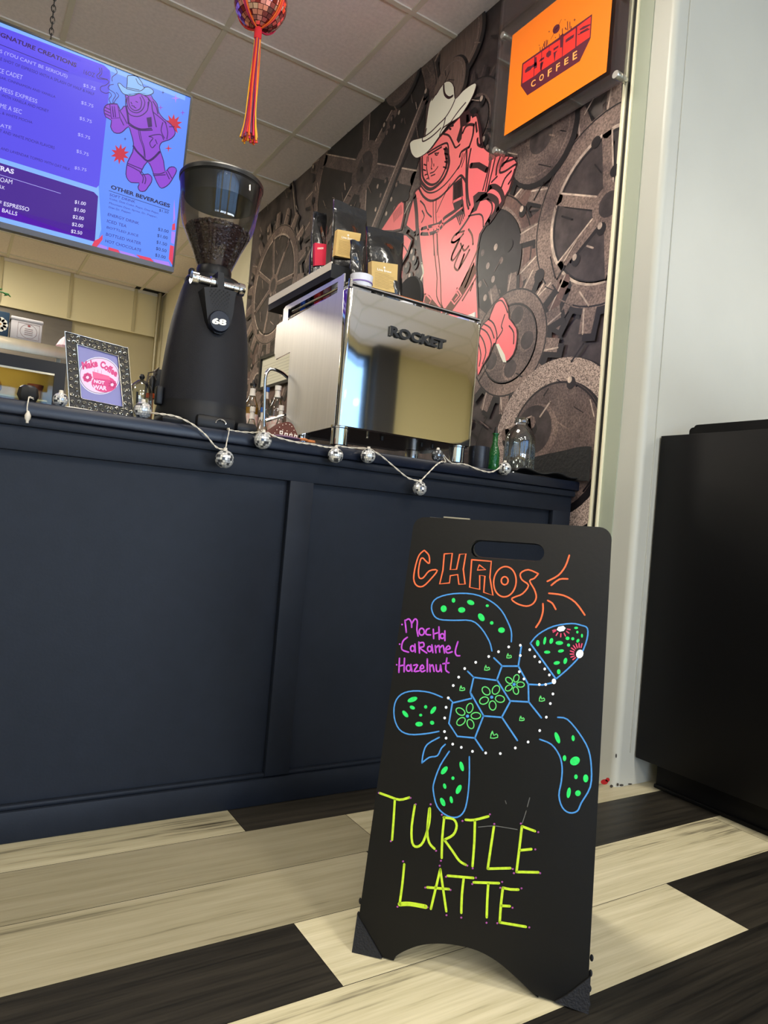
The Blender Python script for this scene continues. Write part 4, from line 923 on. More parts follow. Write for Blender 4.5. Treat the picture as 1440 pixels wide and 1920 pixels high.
# raised lettering
mb = MB(); V, F = text_mesh('ROCKET', 0.045); bl = P(728, 630, 'Y', MY); br = P(832, 657, 'Y', MY); tl_ = P(731, 610, 'Y', MY)
x0 = min(v.x for v in V); x1 = max(v.x for v in V); y0 = min(v.y for v in V); y1 = max(v.y for v in V)
i = mb.mi(black); hgt = (tl_-bl).length*0.92
vv = []
for v in V: vv.append(mb.bm.verts.new((bl.x+(br.x-bl.x)*(v.x-x0)/(x1-x0), MY-0.0035, bl.z+hgt*(v.y-y0)/(y1-y0))))
for f in F:
    try: mb.bm.faces.new([vv[k] for k in f]).material_index = i
    except ValueError: pass
r = bmesh.ops.extrude_face_region(mb.bm, geom=mb.bm.faces[:]); bmesh.ops.translate(mb.bm, vec=(0, -0.006, 0), verts=[g for g in r['geom'] if isinstance(g, bmesh.types.BMVert)])
for f in mb.bm.faces: f.material_index = i
mb.build('lettering', em)
# steam wand and tray bar reach out on the barista's side
mb = MB(); yw = MY+0.42
wp = [P(545, 712, 'Y', yw), P(530, 700, 'Y', yw), P(518, 694, 'Y', yw), P(509, 692, 'Y', yw), P(502, 696, 'Y', yw), P(498, 706, 'Y', yw), P(496.5, 725, 'Y', yw), P(496, 760, 'Y', yw), P(495, 800, 'Y', yw)]
wp = [wp[0]+Vector((0.05, 0, -0.01))]+wp; mb.tube(smooth_path([tuple(p) for p in wp], 4), 0.005, chrome, 12); mb.build('steam_wand', em)
mb = MB(); a = P(498, 789, 'Y', yw-0.06); b_ = P(540, 776, 'Y', yw-0.06); mb.tube([a, b_, b_+Vector((0.08, 0, 0.01))], 0.005, chrome, 10); mb.build('portafilter_handle', em)

# long black tray lying on top of the machine, left side
TZ = 1.4065; TX0, TX1, TY0, TY1 = 0.857, 0.955, 1.765, 2.22
tg = mat('tray_side_lit', (224, 214, 198), 0.6); tblk = mat('tray_black', (12, 12, 13), 0.7); bt_ = thing('serving_tray', 'long shallow black tray resting on the left top edge of the steel machine', 'tray', (0.905, 1.98, TZ))
mb = MB(); mb.box((TX0, TY0, TZ), (TX1, TY1, TZ+0.004), tblk); mb.box((TX0, TY0, TZ+0.004), (TX1, TY0+0.003, TZ+0.040), tblk); mb.box((TX0, TY1-0.003, TZ+0.004), (TX1, TY1, TZ+0.040), tblk); mb.box((TX1-0.003, TY0+0.003, TZ+0.004), (TX1, TY1-0.003, TZ+0.040), tblk); mb.build('tray_body', bt_)
mb = MB(); mb.box((TX0-0.0008, TY0+0.001, TZ+0.022), (TX0+0.003, TY1-0.001, TZ+0.045), tg); mb.box((TX0, TY0+0.003, TZ+0.004), (TX0+0.003, TY1-0.003, TZ+0.022), tblk); mb.build('lit_side_strip', bt_)  # pale strip stands in for light on the tray's left face
# coffee bags
foil = mat('black_foil', (16, 16, 17), 0.24, 0.0, bump=0.35, bs=28, coat=0.5); kraft = mat('gold_label', (206, 172, 104), 0.55, var=0.06, vs=40); redl = mat('red_label', (206, 34, 62), 0.5); lblink = mat('label_ink', (120, 90, 46), 0.6); lw = mat('label_white', (246, 240, 226), 0.6)
def bag(label, c4, thick, lab=None, labm=None, txt=None, Yp=1.9, fold=0.16, name='coffee_bag', side=None, zf=None):
    """c4 = pixel corners (TL, TR, BR, BL) of the pouch front on the plane Y = Yp"""
    fr = Frame((0, Yp, 0), (1, 0, 0), (0, 0, 1)); TL, TR, BR, BL = [Vector(fr.uv(*q)) for q in c4]; zf = zf or zt_-0.0075
    BL = TL+(BL-TL)*((TL.y-zf)/(TL.y-BL.y)); BR = TR+(BR-TR)*((TR.y-zf)/(TR.y-BR.y))
    t = thing(name, label, 'coffee bag', fr.at((BL.x+BR.x)/2, min(BL.y, BR.y), -thick/2), 'black foil coffee bags on the machine')
    mb = MB(); nu, nv = 12, 16; i = mb.mi(foil); rn = random.Random(int(c4[0][0])); gr_ = []
    for s in (0, 1):
        g = []
        for b in range(nv+1):
            row = []; vv_ = b/nv
            for a in range(nu+1):
                uu = a/nu; p = (BL*(1-uu)+BR*uu)*(1-vv_)+(TL*(1-uu)+TR*uu)*vv_
                edge = min(1, 4*uu, 4*(1-uu)); puff = (edge**0.6)*(1-vv_**2.2)
                d = thick*0.5*puff*(1+0.25*math.sin(9*uu+5*vv_+s))+0.0015+0.0018*math.sin(17*vv_+7*uu*uu)*edge
                if vv_ > 1-fold: d = 0.002+0.002*(vv_-1+fold)/fold
                z = fr.at(p.x+0.0012*math.sin(23*vv_)*(1 if a in (0, nu) else 0), p.y+(0.0015*math.sin(9*uu+s*0) if b == nv else 0), d if s == 0 else -d-thick*0.15*puff); row.append(mb.bm.verts.new(z))
            g.append(row)
        gr_.append(g)
        for b in range(nv):
            for a in range(nu):
                f = mb.bm.faces.new((g[b][a], g[b][a+1], g[b+1][a+1], g[b+1][a])); f.smooth = True; f.material_index = i
    A_, B_ = gr_
    bd_ = [(b, 0) for b in range(nv+1)]+[(nv, a) for a in range(1, nu+1)]+[(b, nu) for b in range(nv-1, -1, -1)]+[(0, a) for a in range(nu-1, 0, -1)]
    for k in range(len(bd_)):
        p, q = bd_[k], bd_[(k+1) % len(bd_)]
        f = mb.bm.faces.new((A_[p[0]][p[1]], A_[q[0]][q[1]], B_[q[0]][q[1]], B_[p[0]][p[1]])); f.material_index = i
    pouch = mb.build('pouch', t, sharp=80)
    mb = MB(); a0 = A_ ; 
    if lab:
        lf = Frame(fr.at(0, 0, thick*0.5+0.004), (1, 0, 0), (0, 0, 1)); Lq = [lf.uv(*q) for q in lab]
        mb.prism(lf, Lq, labm, -thick*0.35, 0.0); L = mb.build('label', t)
        AA = Art(lf, 0.0003, 0.0001); B0 = Vector(Lq[3]); U = Vector(Lq[2])-B0; Vv = Vector(Lq[0])-B0
        def m2(a, b): q = B0+U*a+Vv*b; return (q.x, q.y)
        if txt:
            VV, FF = text_mesh(txt, 0.02); x0 = min(v.x for v in VV); x1 = max(v.x for v in VV); y0 = min(v.y for v in VV); y1 = max(v.y for v in VV); i2 = AA.mb.mi(lw); ve = []
            for v in VV:
                q = m2(0.22+0.56*(v.x-x0)/(x1-x0), 0.70+0.09*(v.y-y0)/(y1-y0)); ve.append(AA.mb.bm.verts.new(lf.at(q[0], q[1], AA.h)))
            for f in FF:
                try: AA.mb.bm.faces.new([ve[k] for k in f]).material_index = i2
                except ValueError: pass
        if labm is kraft:
            AA.disc_uv(m2(0.5, 0.86), 0.003, 0.003, lw)
            for k in range(10): AA.line_uv([m2(0.12, 0.60-k*0.055), m2(0.88 if k % 3 else 0.7, 0.60-k*0.055)], 0.0006, lblink)
        AA.build('label_print', L)
    else: mb.bm.free()
    return t
bag('tall black coffee bag with gold label standing behind the black tray', ((626, 374), (686, 397), (690, 512), (620, 496)), 0.05, ((633, 430), (677, 438), (669, 487), (628, 479)), kraft, 'Live Brew', Yp=1.975)
bag('black coffee bag with gold label at the right end on the machine', ((688, 425), (756, 440), (753, 557), (688, 546)), 0.06, ((697, 489), (746, 496), (744, 550), (697, 540)), kraft, 'Live Brew', Yp=1.80)
bag('small black foil bag without label between two larger coffee bags', ((658, 450), (681, 454), (681, 540), (655, 540)), 0.018, Yp=1.738)
bag('black coffee bag with red label, furthest left on the tray', ((588, 397), (612, 402), (612, 505), (579, 512)), 0.04, ((591, 455), (612, 458), (610, 497), (590, 498)), redl, 'UNION', Yp=2.045, zf=TZ+0.0045)
# cups and lids on the machine top
white = mat('white_plastic', (222, 222, 228), 0.4)
def cup(name, label, cat, c, r0, r1, h, m, grp=None, lid=None):
    mb = MB(); mb.lathe([(0, 0), (r0, 0), (r1, h), (r1-0.002, h), (r0-0.002, 0.003), (0, 0.003)], c, m, 28)
    if lid: mb.lathe([(r1*1.0, h*0.55), (r1*1.02, h*0.56), (r1*1.02, h*0.62), (r1, h*0.63)], c, lid, 28)
    return tag(mb.build(name), label, cat, grp)
zT = zt_-0.0075
p = P(676, 545, 'Y', 1.70)
cup('plastic_tub', 'round white tub with purple stripe on the machine, left of the gold-labelled bag', 'tub', (p.x, 1.700, zT), 0.029, 0.032, 0.050, white, None, mat('purple_band', (120, 96, 160), 0.5))
cup('takeaway_cup', 'small red cup seen through the side rail of the steel machine', 'cup', (0.895, 1.90, zT), 0.017, 0.021, 0.048, mat('cup_red', (196, 40, 40), 0.4))
cup('drink_can', 'slim blue can seen through the side rail of the steel machine', 'can', (0.889, 2.00, zT), 0.012, 0.012, 0.048, mat('can_blue', (40, 90, 200), 0.3, 0.5))
cup('drink_can', 'dark navy can beside the blue can behind the side rail', 'can', (0.889, 1.965, zT), 0.011, 0.011, 0.048, mat('can_navy', (24, 30, 60), 0.3, 0.5))
cup('takeaway_cup', 'pale pink patterned cup behind the machine side rail', 'cup', (0.90, 1.85, zT), 0.017, 0.021, 0.048, mat('cup_floral', (226, 196, 190), 0.4, var=0.4, vs=60, col2=(200, 70, 90)))
mb = MB(); mb.box((0.886, 1.775, zT), (0.925, 1.815, zT+0.0475), white, bev=0.003); tag(mb.build('paper_box'), 'small white box at the front corner of the machine top', 'box')
p = P(772, 510, 'Y', 1.86)
mb = MB(); fo = Frame(p, (1, 0, 0), (0, 0, 1)); mb.lathe([(0, -0.006), (0.076, -0.006), (0.079, 0), (0.076, 0.006), (0, 0.006)], (0, 0, 0), mat('matte_black', (10, 10, 10), 0.7), 40, axis='X')
o = mb.build('round_lid'); tag(o, 'black round lid standing on edge right of the coffee bags', 'lid'); o.location = (p.x-0.002, 1.86, zT+0.0795); o.rotation_euler = (0, 0, math.radians(-1))
for (x, y, lab, s) in ((762, 560, 'flat white cup lid peeking over the rail below the black round lid', 0.03), (868, 588, 'blue-white crumpled napkin at the right end of the machine top', 0.03)):
    pp = P(x, y, 'Y', 1.72); mb = MB(); mb.lathe([(0, 0), (s, 0), (s, 0.004), (s*0.9, 0.02 if s else 0), (0, 0.024)], (pp.x, 1.73, zT), white if x < 800 else mat('napkin', (170, 176, 226), 0.7, bump=0.5, bs=40), 20)
    tag(mb.build('cup_lid' if x < 800 else 'paper_napkin'), lab, 'lid' if x < 800 else 'napkin')

# ================================================================== COFFEE GRINDER
GXc, GYc = P(377, 790, 'Y', 1.745).x, 1.745
sc_ = 0.00135
gm = mat('grinder_black', (25, 25, 29), 0.55, var=0.08, vs=50, bump=0.12, bs=420, spec=0.25); gt = mat('grinder_trim', (18, 18, 20), 0.42, spec=0.3)
gr1 = thing('coffee_grinder', 'tall black coffee grinder with clear bean hopper and 68 badge on the counter', 'coffee grinder', (GXc, GYc, ZC))
mb = MB(); C0 = (GXc, GYc, 0)
mb.lathe([(0, 0.985), (0.108, 0.985), (0.1075, 1.0), (0.106, 1.05), (0.1025, 1.10), (0.098, 1.15), (0.0925, 1.19), (0.086, 1.225), (0.078, 1.26), (0.0715, 1.283), (0.069, 1.288), (0.0, 1.288)], C0, gm, 64); mb.build('housing', gr1)
mb = MB(); mb.lathe([(0, 1.288), (0.070, 1.288), (0.0705, 1.296), (0.066, 1.303), (0, 1.303)], C0, gt, 48); mb.box((GXc-0.066, GYc-0.02, 1.30), (GXc-0.054, GYc, 1.318), gt, bev=0.004); mb.build('top_ring', gr1)
mb = MB(); mb.lathe([(0, ZC), (0.112, ZC), (0.114, ZC+0.006), (0.112, 0.960), (0.109, 0.975), (0.1085, 0.986), (0, 0.986)], C0, gt, 56)
mb.box((GXc-0.045, GYc-0.118, ZC), (GXc+0.05, GYc-0.06, 0.952), gt, bev=0.008); mb.box((GXc+0.055, GYc-0.112, ZC), (GXc+0.110, GYc-0.02, 0.948), gt, bev=0.010); mb.box((GXc-0.12, GYc-0.09, ZC), (GXc-0.06, GYc, 0.945), gt, bev=0.012)
mb.tube([(GXc+0.012+0.012*math.cos(a), GYc-0.120, 0.935+0.010*math.sin(a)) for a in [PI*k/8 for k in range(9)]], 0.002, chrome, 8); mb.build('base', gr1)
mb = MB(); pa = P(295, 735, 'Y', GYc-0.02); mb.box((pa.x-0.004, pa.y-0.012, pa.z-0.03), (pa.x+0.012, pa.y+0.012, pa.z+0.015), gt, bev=0.004); mb.build('fork', gr1)
# raised vent panel and badge on the side towards the shop
yv = GYc-0.100; vf = Frame((0, yv-0.009, 0), (1, 0, 0), (0, 0, 1))
vo = [vf.uv(*q) for q in ((383, 538), (385, 560), (389, 598), (394, 613), (403, 624), (413, 627), (424, 622), (432, 610), (437, 590), (441, 560), (444, 548), (421, 541), (420, 512), (409, 509), (408, 539))]
mb = MB(); mb.prism(vf, vo, gt, -0.052, 0.0); mb.build('vent_panel', gr1)
A = Art(vf, 0.0005, 0.0002)
hole_m = mat('vent_hole', (6, 6, 6), 0.8); A.crop = (260, 280, 3.427)
for j in range(12):
    for i in range(-6, 7):
        x = 520+i*(13-j*0.45)+j*0.3; y = 905+j*13+i*i*0.25; 
        if (i+j) % 2 or abs(i)*(13-j*0.45) > 66-(j*1.2): continue
        A.ell(x, y+i*2.2, 5.2-j*0.22, 6.5-j*0.34, hole_m)
A.build('vent_holes', gr1)
bc = P(411, 603, 'Y', yv-0.012); mb = MB(); mb.lathe([(0, -0.010), (0.0235, -0.010), (0.026, -0.006), (0.026, 0.006), (0, 0.006)], (bc.x, yv-0.008, bc.z), mat('badge_navy', (16, 20, 32), 0.25), 36, axis='Y'); bo = mb.build('badge', gr1)
A = Art(Frame((0, yv-0.0185, 0), (1, 0, 0), (0, 0, 1)), 0.0003); A.text('68', (397, 607), (424, 611), (398, 595), lw, 0.05); A.build('badge_number', bo)
# hopper
hz = lambda y: 0.735+(950-y)*sc_*0.985
HX = P(405, 470, 'Y', GYc).x
hp = mat('hopper_plastic', (252, 252, 255), 0.02, trans=1.0, ior=1.06, spec=0.5)
hp = thin_glass('hopper_clear', (243, 243, 246), 0.03)
zc0, z1, z2, z3 = 1.332, 1.365, 1.445, 1.548
mb = MB(); mb.lathe([(0.041, zc0), (0.046, 1.345), (0.062, 1.385), (0.078, 1.418), (0.087, 1.438), (0.0915, 1.455), (0.1025, z3)], (HX, GYc, 0), hp, 64); mb.build('hopper', gr1)
mb = MB(); mb.lathe([(0.088, z3-0.046), (0.0985, z3-0.006), (0.104, z3-0.002), (0.1045, z3+0.006), (0.102, z3+0.010), (0.0, z3+0.014)], (HX, GYc, 0), black, 64); mb.lathe([(0.088, z3-0.046), (0.0, z3-0.044)], (HX, GYc, 0), black, 64); mb.build('hopper_lid', gr1)
mb = MB(); mb.lathe([(0.0, 1.300), (0.040, 1.300), (0.043, 1.306), (0.043, 1.330), (0.041, 1.335), (0, 1.335)], (HX, GYc, 0), gt, 40); mb.build('hopper_collar', gr1)
ca = P(368, 522, 'Y', GYc-0.088); cb_ = P(449, 543, 'Y', GYc-0.088)
mb = MB(); zc_ = (ca.z+cb_.z)/2; L_ = cb_.x-ca.x; 
mb.lathe([(0, -0.012), (0.015, -0.012), (0.016, -0.009), (0.016, 0.003), (0.0105, 0.006), (0.0105, L_*0.30), (0.0135, L_*0.31), (0.0135, L_*0.45), (0.0105, L_*0.46), (0.0105, L_-0.018), (0.0125, L_-0.017), (0.0125, L_-0.006), (0.0155, L_-0.003), (0.0155, L_+0.009), (0.0145, L_+0.011), (0, L_+0.011)], (ca.x, ca.y, zc_), chrome, 32, axis='X'); mb.build('hopper_lock_pin', gr1)
# the beans
mb = MB(); bn = mat('coffee_bean', (62, 40, 34), 0.42, var=0.25, vs=90, coat=0.2); rb = random.Random(5)
def hr_(z):
    pr = [(0.041, zc0), (0.046, 1.345), (0.062, 1.385), (0.078, 1.418), (0.087, 1.438), (0.0915, 1.455), (0.1025, z3)]
    for (a, b), (c, d) in zip(pr[:-1], pr[1:]):
        if b <= z <= d: return a+(c-a)*(z-b)/(d-b)
    return 0.04
mb.lathe([(0, 1.337), (0.034, 1.337), (0.040, 1.35), (0.055, 1.387), (0.069, 1.412), (0.073, 1.422), (0.05, 1.436), (0, 1.443)], (HX, GYc, 0), bn, 40)
for k in range(1500):
    a = rb.random()*2*PI
    if k < 950: z = 1.340+(rb.random()**0.75)*0.088; r_ = hr_(z)-0.0068
    else:
        r_ = 0.078*math.sqrt(rb.random()); z = 1.445-0.020*(r_/0.08)**2+rb.uniform(-0.002, 0.004)
    rot = Matrix.Rotation(rb.random()*PI, 3, 'X')@Matrix.Rotation(rb.random()*PI, 3, 'Z')
    mb.ball((HX+r_*math.cos(a), GYc+r_*math.sin(a), z), 0.0050, bn, 6, 4, (1, 0.72, 0.55), rot)
tag(mb.build('coffee_beans', recalc=False), 'dark roasted coffee beans filling the clear grinder hopper', 'coffee beans', kind='stuff')

# ================================================================== HANGING PINK DISCO BALL
DB = P(489, 4, 'Y', 1.70); DR = 0.067
db = thing('disco_ball', 'pink mirror ball with orange and pink yarn tassel, hanging from the ceiling', 'disco ball', DB)
rose = [mat('mirror_rose_%d' % k, c, 0.12, 0.85) for k, c in enumerate(((255, 170, 160), (244, 130, 130), (255, 214, 196), (170, 70, 70)))]
def mirror_ball(mb, c, R, rows, mats, core, seed=1):
    rn = random.Random(seed); mb.ball(c, R*0.965, core, 24, 16)
    for j in range(rows):
        t0 = PI*j/rows; t1 = PI*(j+1)/rows; tm_ = (t0+t1)/2; nn = max(4, int(2*rows*math.sin(tm_)))
        for k in range(nn):
            p0 = 2*PI*(k+0.5*(j % 2))/nn; p1 = p0+2*PI/nn; g = 0.05
            q = []
            for (t, p) in ((t0, p0), (t0, p1), (t1, p1), (t1, p0)):
                t = t+(tm_-t)*g*2; p = p+((p0+p1)/2-p)*g*2; q.append(Vector((math.sin(t)*math.cos(p), math.sin(t)*math.sin(p), math.cos(t)))*R)
            ce = sum(q, Vector())/4; nrm = ce.normalized(); tilt = Vector((rn.uniform(-1, 1), rn.uniform(-1, 1), rn.uniform(-1, 1)))*0.05
            nrm = (nrm+tilt).normalized(); q = [p-nrm*(p-ce).dot(nrm) for p in q]
            mb.face([Vector(c)+p for p in q], rn.choice(mats))
mb = MB(); mirror_ball(mb, DB, DR, 17, [rose[0], rose[1], rose[2], rose[0], rose[3]], mat('ball_core_red', (90, 20, 30), 0.5), 4); mb.build('mirror_sphere', db, recalc=False)
yarn = [mat('yarn_'+n, c, 0.9) for n, c in (('orange', (244, 110, 34)), ('pink', (224, 46, 84)), ('yellow', (252, 182, 46)), ('plum', (120, 52, 90)), ('red', (214, 40, 48)))]
zb_ = DB.z-DR
mb = MB(); rn = random.Random(2)
for k in range(4):
    a = 2*PI*k/4+0.55
    for s in range(4):
        aa = a+(s-1.5)*0.045; mb.tube([DB+Vector((math.cos(aa)*math.sin(t), math.sin(aa)*math.sin(t), -math.cos(t)))*(DR+0.0022) for t in [PI*j/18 for j in range(0, 19)]], 0.0017, yarn[(k+s) % 5 if s % 2 else (0 if k % 2 else 1)], 6)
mb.build('yarn_net', db)
mb = MB(); mb.tube([DB+Vector((0, 0, DR)), (DB.x, DB.y, ROOM_Z-0.004)], 0.002, yarn[1], 6); mb.build('hanging_cord', db)
mb = MB(); mb.lathe([(0.0, 0.002), (0.009, 0), (0.0095, -0.024), (0.0085, -0.028), (0, -0.028)], (DB.x, DB.y, zb_), yarn[4], 18); mb.build('tassel_knot', db)
mb = MB(); zend = P(462, 262, 'Y', 1.70).z
for k in range(46):
    a = rn.random()*2*PI; r0_ = 0.008*math.sqrt(rn.random()); c = Vector((math.cos(a), math.sin(a), 0)); m = yarn[rn.choice((0, 0, 2, 1, 1, 2, 3, 3, 4))]; ze = zend+rn.uniform(-0.003, 0.012)
    L = [DB.to_2d().to_3d()+c*r0_*0.9+Vector((0, 0, zb_-0.026))]
    for j in range(1, 9):
        t = j/8; rr_ = r0_*(0.9+0.7*t+(1.0*max(0, t-0.82)/0.18 if t > 0.82 else 0)); w_ = 0.0015*math.sin(5*t+k)
        L.append(DB.to_2d().to_3d()+c*rr_+Vector((w_, 0, zb_-0.026+(ze-zb_+0.026)*t)))
    mb.tube(L, [0.0015]*8+[0.0024], m, 6)
mb.build('yarn_tassel', db)

# ================================================================== MINI MIRROR-BALL LIGHT STRING ON THE COUNTER EDGE
sil = [mat('mirror_silver_%d' % k, c, 0.14, 0.55) for k, c in enumerate(((236, 236, 232), (200, 204, 208), (250, 250, 245), (90, 92, 96)))]
YE = YC-0.016
ls = thing('light_string', 'string of small silver mirror balls on clear wire along the counter edge', 'string lights', (0.8, YE, ZC))
wire = mat('clear_wire', (206, 198, 182), 0.35)
balls = [(421, 861, 17.5, YE-0.014), (493, 826, 16.5, YE-0.01), (629, 854, 14.5, YE-0.012), (690, 855, 14, YE-0.012), (787, 916, 13.5, YE-0.010), (946, 879, 12.5, YE-0.004), (114, 745, 13.5, YC+0.030), (268, 765, 16.5, YC+0.030), (820, 860, 11.5, YC+0.022)]
core_s = mat('ball_core_grey', (60, 60, 62), 0.4)
cent = []
for k, (x, y, r_, yy_) in enumerate(balls):
    c = P(x, y, 'Y', yy_); R = r_/FPX*((c-EYE).dot(Vector((RX.z, RY.z, RZ.z)))); 
    if k >= 6: c.z = ZC+R+0.001
    cent.append((c, R)); mb = MB(); mirror_ball(mb, c, R, 11, [sil[0], sil[1], sil[2], sil[0], sil[3]] if k != 8 else [sil[3], sil[3], sil[1]], core_s, 10+k)
    mb.lathe([(0, R+0.005), (0.004, R+0.005), (0.005, R-0.002), (0, R-0.002)], c, wire, 10); mb.build('mirror_ball', ls, recalc=False)
def wires(pl, r=0.0011, tw=2):
    q = smooth_path([tuple(p) for p in pl], 6); mb = MB()
    for s in range(tw):
        L = [Vector(p)+Vector((0, 0.0012*math.cos(j*1.1+PI*s), 0.0014*math.sin(j*1.1+PI*s))) for j, p in enumerate(q)]; mb.tube(L, r, wire, 6)
    mb.build('wire', ls)
E_ = lambda x, y, d=0.0: P(x, y, 'Y', YE-0.004-d)
top_ = lambda x: P(x, 800, 'Y', YC+0.03).x
wires([(cent[6][0].x+0.01, YC+0.035, ZC+0.004), (cent[7][0].x-0.02, YC+0.05, ZC+0.004), (cent[7][0].x+0.01, YC+0.03, ZC+0.01)])
wires([(cent[7][0].x+0.012, YC+0.02, ZC+0.016), E_(300, 776), E_(330, 781), E_(360, 795), E_(385, 815), E_(405, 838), cent[0][0]+Vector((0, 0, cent[0][1]))])
wires([cent[0][0]+Vector((0, 0, cent[0][1])), E_(426, 825), E_(430, 805), (E_(430, 805).x+0.004, YC+0.005, ZC+0.003), (E_(455, 806).x, YC+0.02, ZC+0.003), (E_(478, 810).x, YC-0.005, ZC+0.003), cent[1][0]+Vector((-0.012, 0, cent[1][1]*0.9))])
wires([cent[1][0]+Vector((0.008, 0.0, cent[1][1])), E_(520, 820), E_(555, 829), E_(585, 833), E_(610, 838), cent[2][0]+Vector((0, 0, cent[2][1]))])
wires([cent[2][0]+Vector((0.004, 0.003, cent[2][1])), (E_(640, 838).x, YC+0.006, ZC+0.003), (E_(665, 842).x, YC+0.012, ZC+0.003), cent[3][0]+Vector((0, 0, cent[3][1]))])
wires([cent[3][0]+Vector((0.003, 0, cent[3][1])), E_(715, 855), E_(740, 876), E_(765, 896), cent[4][0]+Vector((0, 0, cent[4][1]))])
wires([cent[4][0]+Vector((0, 0, cent[4][1])), E_(802, 888), E_(818, 872), E_(828, 866), (cent[8][0].x+0.02, YC+0.008, ZC+0.004), cent[8][0]+Vector((0, -0.004, cent[8][1]))])
wires([cent[8][0]+Vector((0.01, 0, cent[8][1]*0.7)), (E_(862, 874).x, YC+0.02, ZC+0.003), (E_(880, 876).x, YC+0.004, ZC+0.003), E_(905, 883), E_(925, 884), cent[5][0]+Vector((0, 0, cent[5][1]*0.8))])
# loose end hanging over the edge beside a black knob
wires([P(64, 748, 'Y', YC+0.02), P(55, 745, 'Y', YC-0.002), P(53, 752, 'Y', YE-0.002), P(51, 763, 'Y', YE-0.004), P(51, 773, 'Y', YE-0.004)])
pe = P(52, 781, 'Y', YE-0.006); mb = MB(); mb.lathe([(0, 0.012), (0.002, 0.011), (0.006, 0.002), (0.0055, -0.004), (0.0028, -0.009), (0.0028, -0.013), (0, -0.014)], pe, wire, 12); mb.build('wire_end_cap', ls)
pk_ = P(53, 736, 'Y', YC+0.03); mb = MB(); mb.lathe([(0, 0), (0.014, 0.0), (0.021, 0.014), (0.018, 0.030), (0.012, 0.035), (0, 0.035)], (pk_.x, YC+0.03, ZC+0.0005), black, 8, smooth=False)
tag(mb.build('battery_knob'), 'small faceted black knob on the counter at far left edge', 'knob')

# ================================================================== ORNATE PICTURE FRAME
pa = P(131, 757, 'Y', YC+0.035); pb = P(252, 777, 'Y', YC+0.035)
fu = (Vector((pb.x, pb.y, ZC))-Vector((pa.x, pa.y, ZC))).normalized(); fv = Vector((0.0, math.sin(0.10), math.cos(0.10)))
ff = Frame((pa.x, pa.y+0.006, ZC+0.001), fu, fv); c_ = [ff.uv(*q) for q in ((122, 621), (240, 652), (252, 777), (131, 757))]; ci = [ff.uv(*q) for q in ((145, 645), (222, 667), (231, 763), (152, 747))]
c_[2] = (c_[2][0], 0.0); c_[3] = (c_[3][0], 0.0)
pf = thing('picture_frame', 'ornate silver filigree picture frame with pink round print on the counter', 'picture frame', ff.at((c_[2][0]+c_[3][0])/2, 0, 0))
sv = mat('antique_silver', (176, 172, 160), 0.28, 1.0, var=0.15, vs=60); svd = mat('antique_silver_dark', (50, 48, 46), 0.45, 0.8)
mb = MB(); mb.prism(ff, c_, svd, -0.010, -0.004, holes=[ci], side=sv)
def lerp(a, b, t): return (a[0]+(b[0]-a[0])*t, a[1]+(b[1]-a[1])*t)
rn = random.Random(9)
for (lp, rr_) in ((c_, 0.0016), (ci, 0.0013)): mb.tube([ff.at(p[0], p[1], -0.002) for p in lp], rr_, sv, 6, closed=True)
for e_ in range(4):
    A0, A1, B0, B1 = c_[e_], c_[(e_+1) % 4], ci[e_], ci[(e_+1) % 4]; n = 9
    for k in range(n):
        for s in (0, 1):
            m0 = lerp(lerp(A0, A1, (k+0.5+0.25*s)/n), lerp(B0, B1, (k+0.5+0.25*s)/n), 0.3+0.4*s); R = 0.0042; ph = rn.random()*6; dr = 1 if (k+s) % 2 else -1
            mb.tube([ff.at(m0[0]+R*(1-t/14)*math.cos(ph+dr*t*0.75), m0[1]+R*(1-t/14)*math.sin(ph+dr*t*0.75), -0.002+0.001*math.sin(t)) for t in range(12)], 0.0009, sv, 5)
for p in c_+ci: mb.ball(ff.at(p[0]*0.97+0.002, p[1]*0.98+0.002, 0), 0.0018, mat('rhinestone', (230, 232, 245), 0.05, 1.0), 8, 6)
mb.build('filigree_border', pf)
mb = MB(); mb.prism(ff, ci, mat('print_lilac', (122, 120, 176), 0.35, var=0.1, vs=3), -0.009, -0.006); pr = mb.build('print', pf)
A = Art(ff, -0.0056, 0.0001); A.crop = (0, 440, 4.5)
pkd = mat('sticker_pink', (204, 56, 122), 0.5); pkl = mat('sticker_pale', (226, 196, 222), 0.5); pkm = mat('sticker_rose', (236, 92, 140), 0.5)
A.ell(843, 1185, 176, 158, mat('sticker_white', (220, 214, 232), 0.5), 12, 32); A.up(); A.ell(843, 1185, 168, 150, mat('sticker_edge', (70, 50, 90), 0.5), 12, 32); A.up(); A.ell(843, 1185, 164, 146, pkl, 12, 32); A.up()
for s, q in (("Make", ((700, 1135), (832, 1110), (690, 1068))), ("Coffee", ((842, 1108), (985, 1200), (862, 1052)))): A.text(s, q[0], q[1], q[2], pkd, 0.05)
A.ell(880, 1255, 105, 70, pkd, 8, 24); A.up()
A.poly("785,1150 925,1190 935,1225 790,1205", pkm); A.line("785,1150 925,1190 935,1225 790,1205 785,1150|850,1180 870,1185", 0.0006, pkd, sm=0); A.line("800,1130 800,1150|830,1135 830,1158|860,1140 860,1165", 0.0006, pkd, sm=0)
for cx, cy in ((742, 1200), (950, 1262)):
    for k in range(8): A.ell(cx+26*math.cos(k*PI/4), cy+26*math.sin(k*PI/4), 15, 15, pkd)
A.up()
for cx, cy in ((742, 1200), (950, 1262)): A.ell(cx, cy, 13, 13, pkl)
A.text("NOT", (795, 1245), (885, 1262), (797, 1215), pkl, 0.05); A.text("WAR", (785, 1298), (905, 1312), (787, 1260), pkl, 0.05)
A.build('sticker_print', pr)
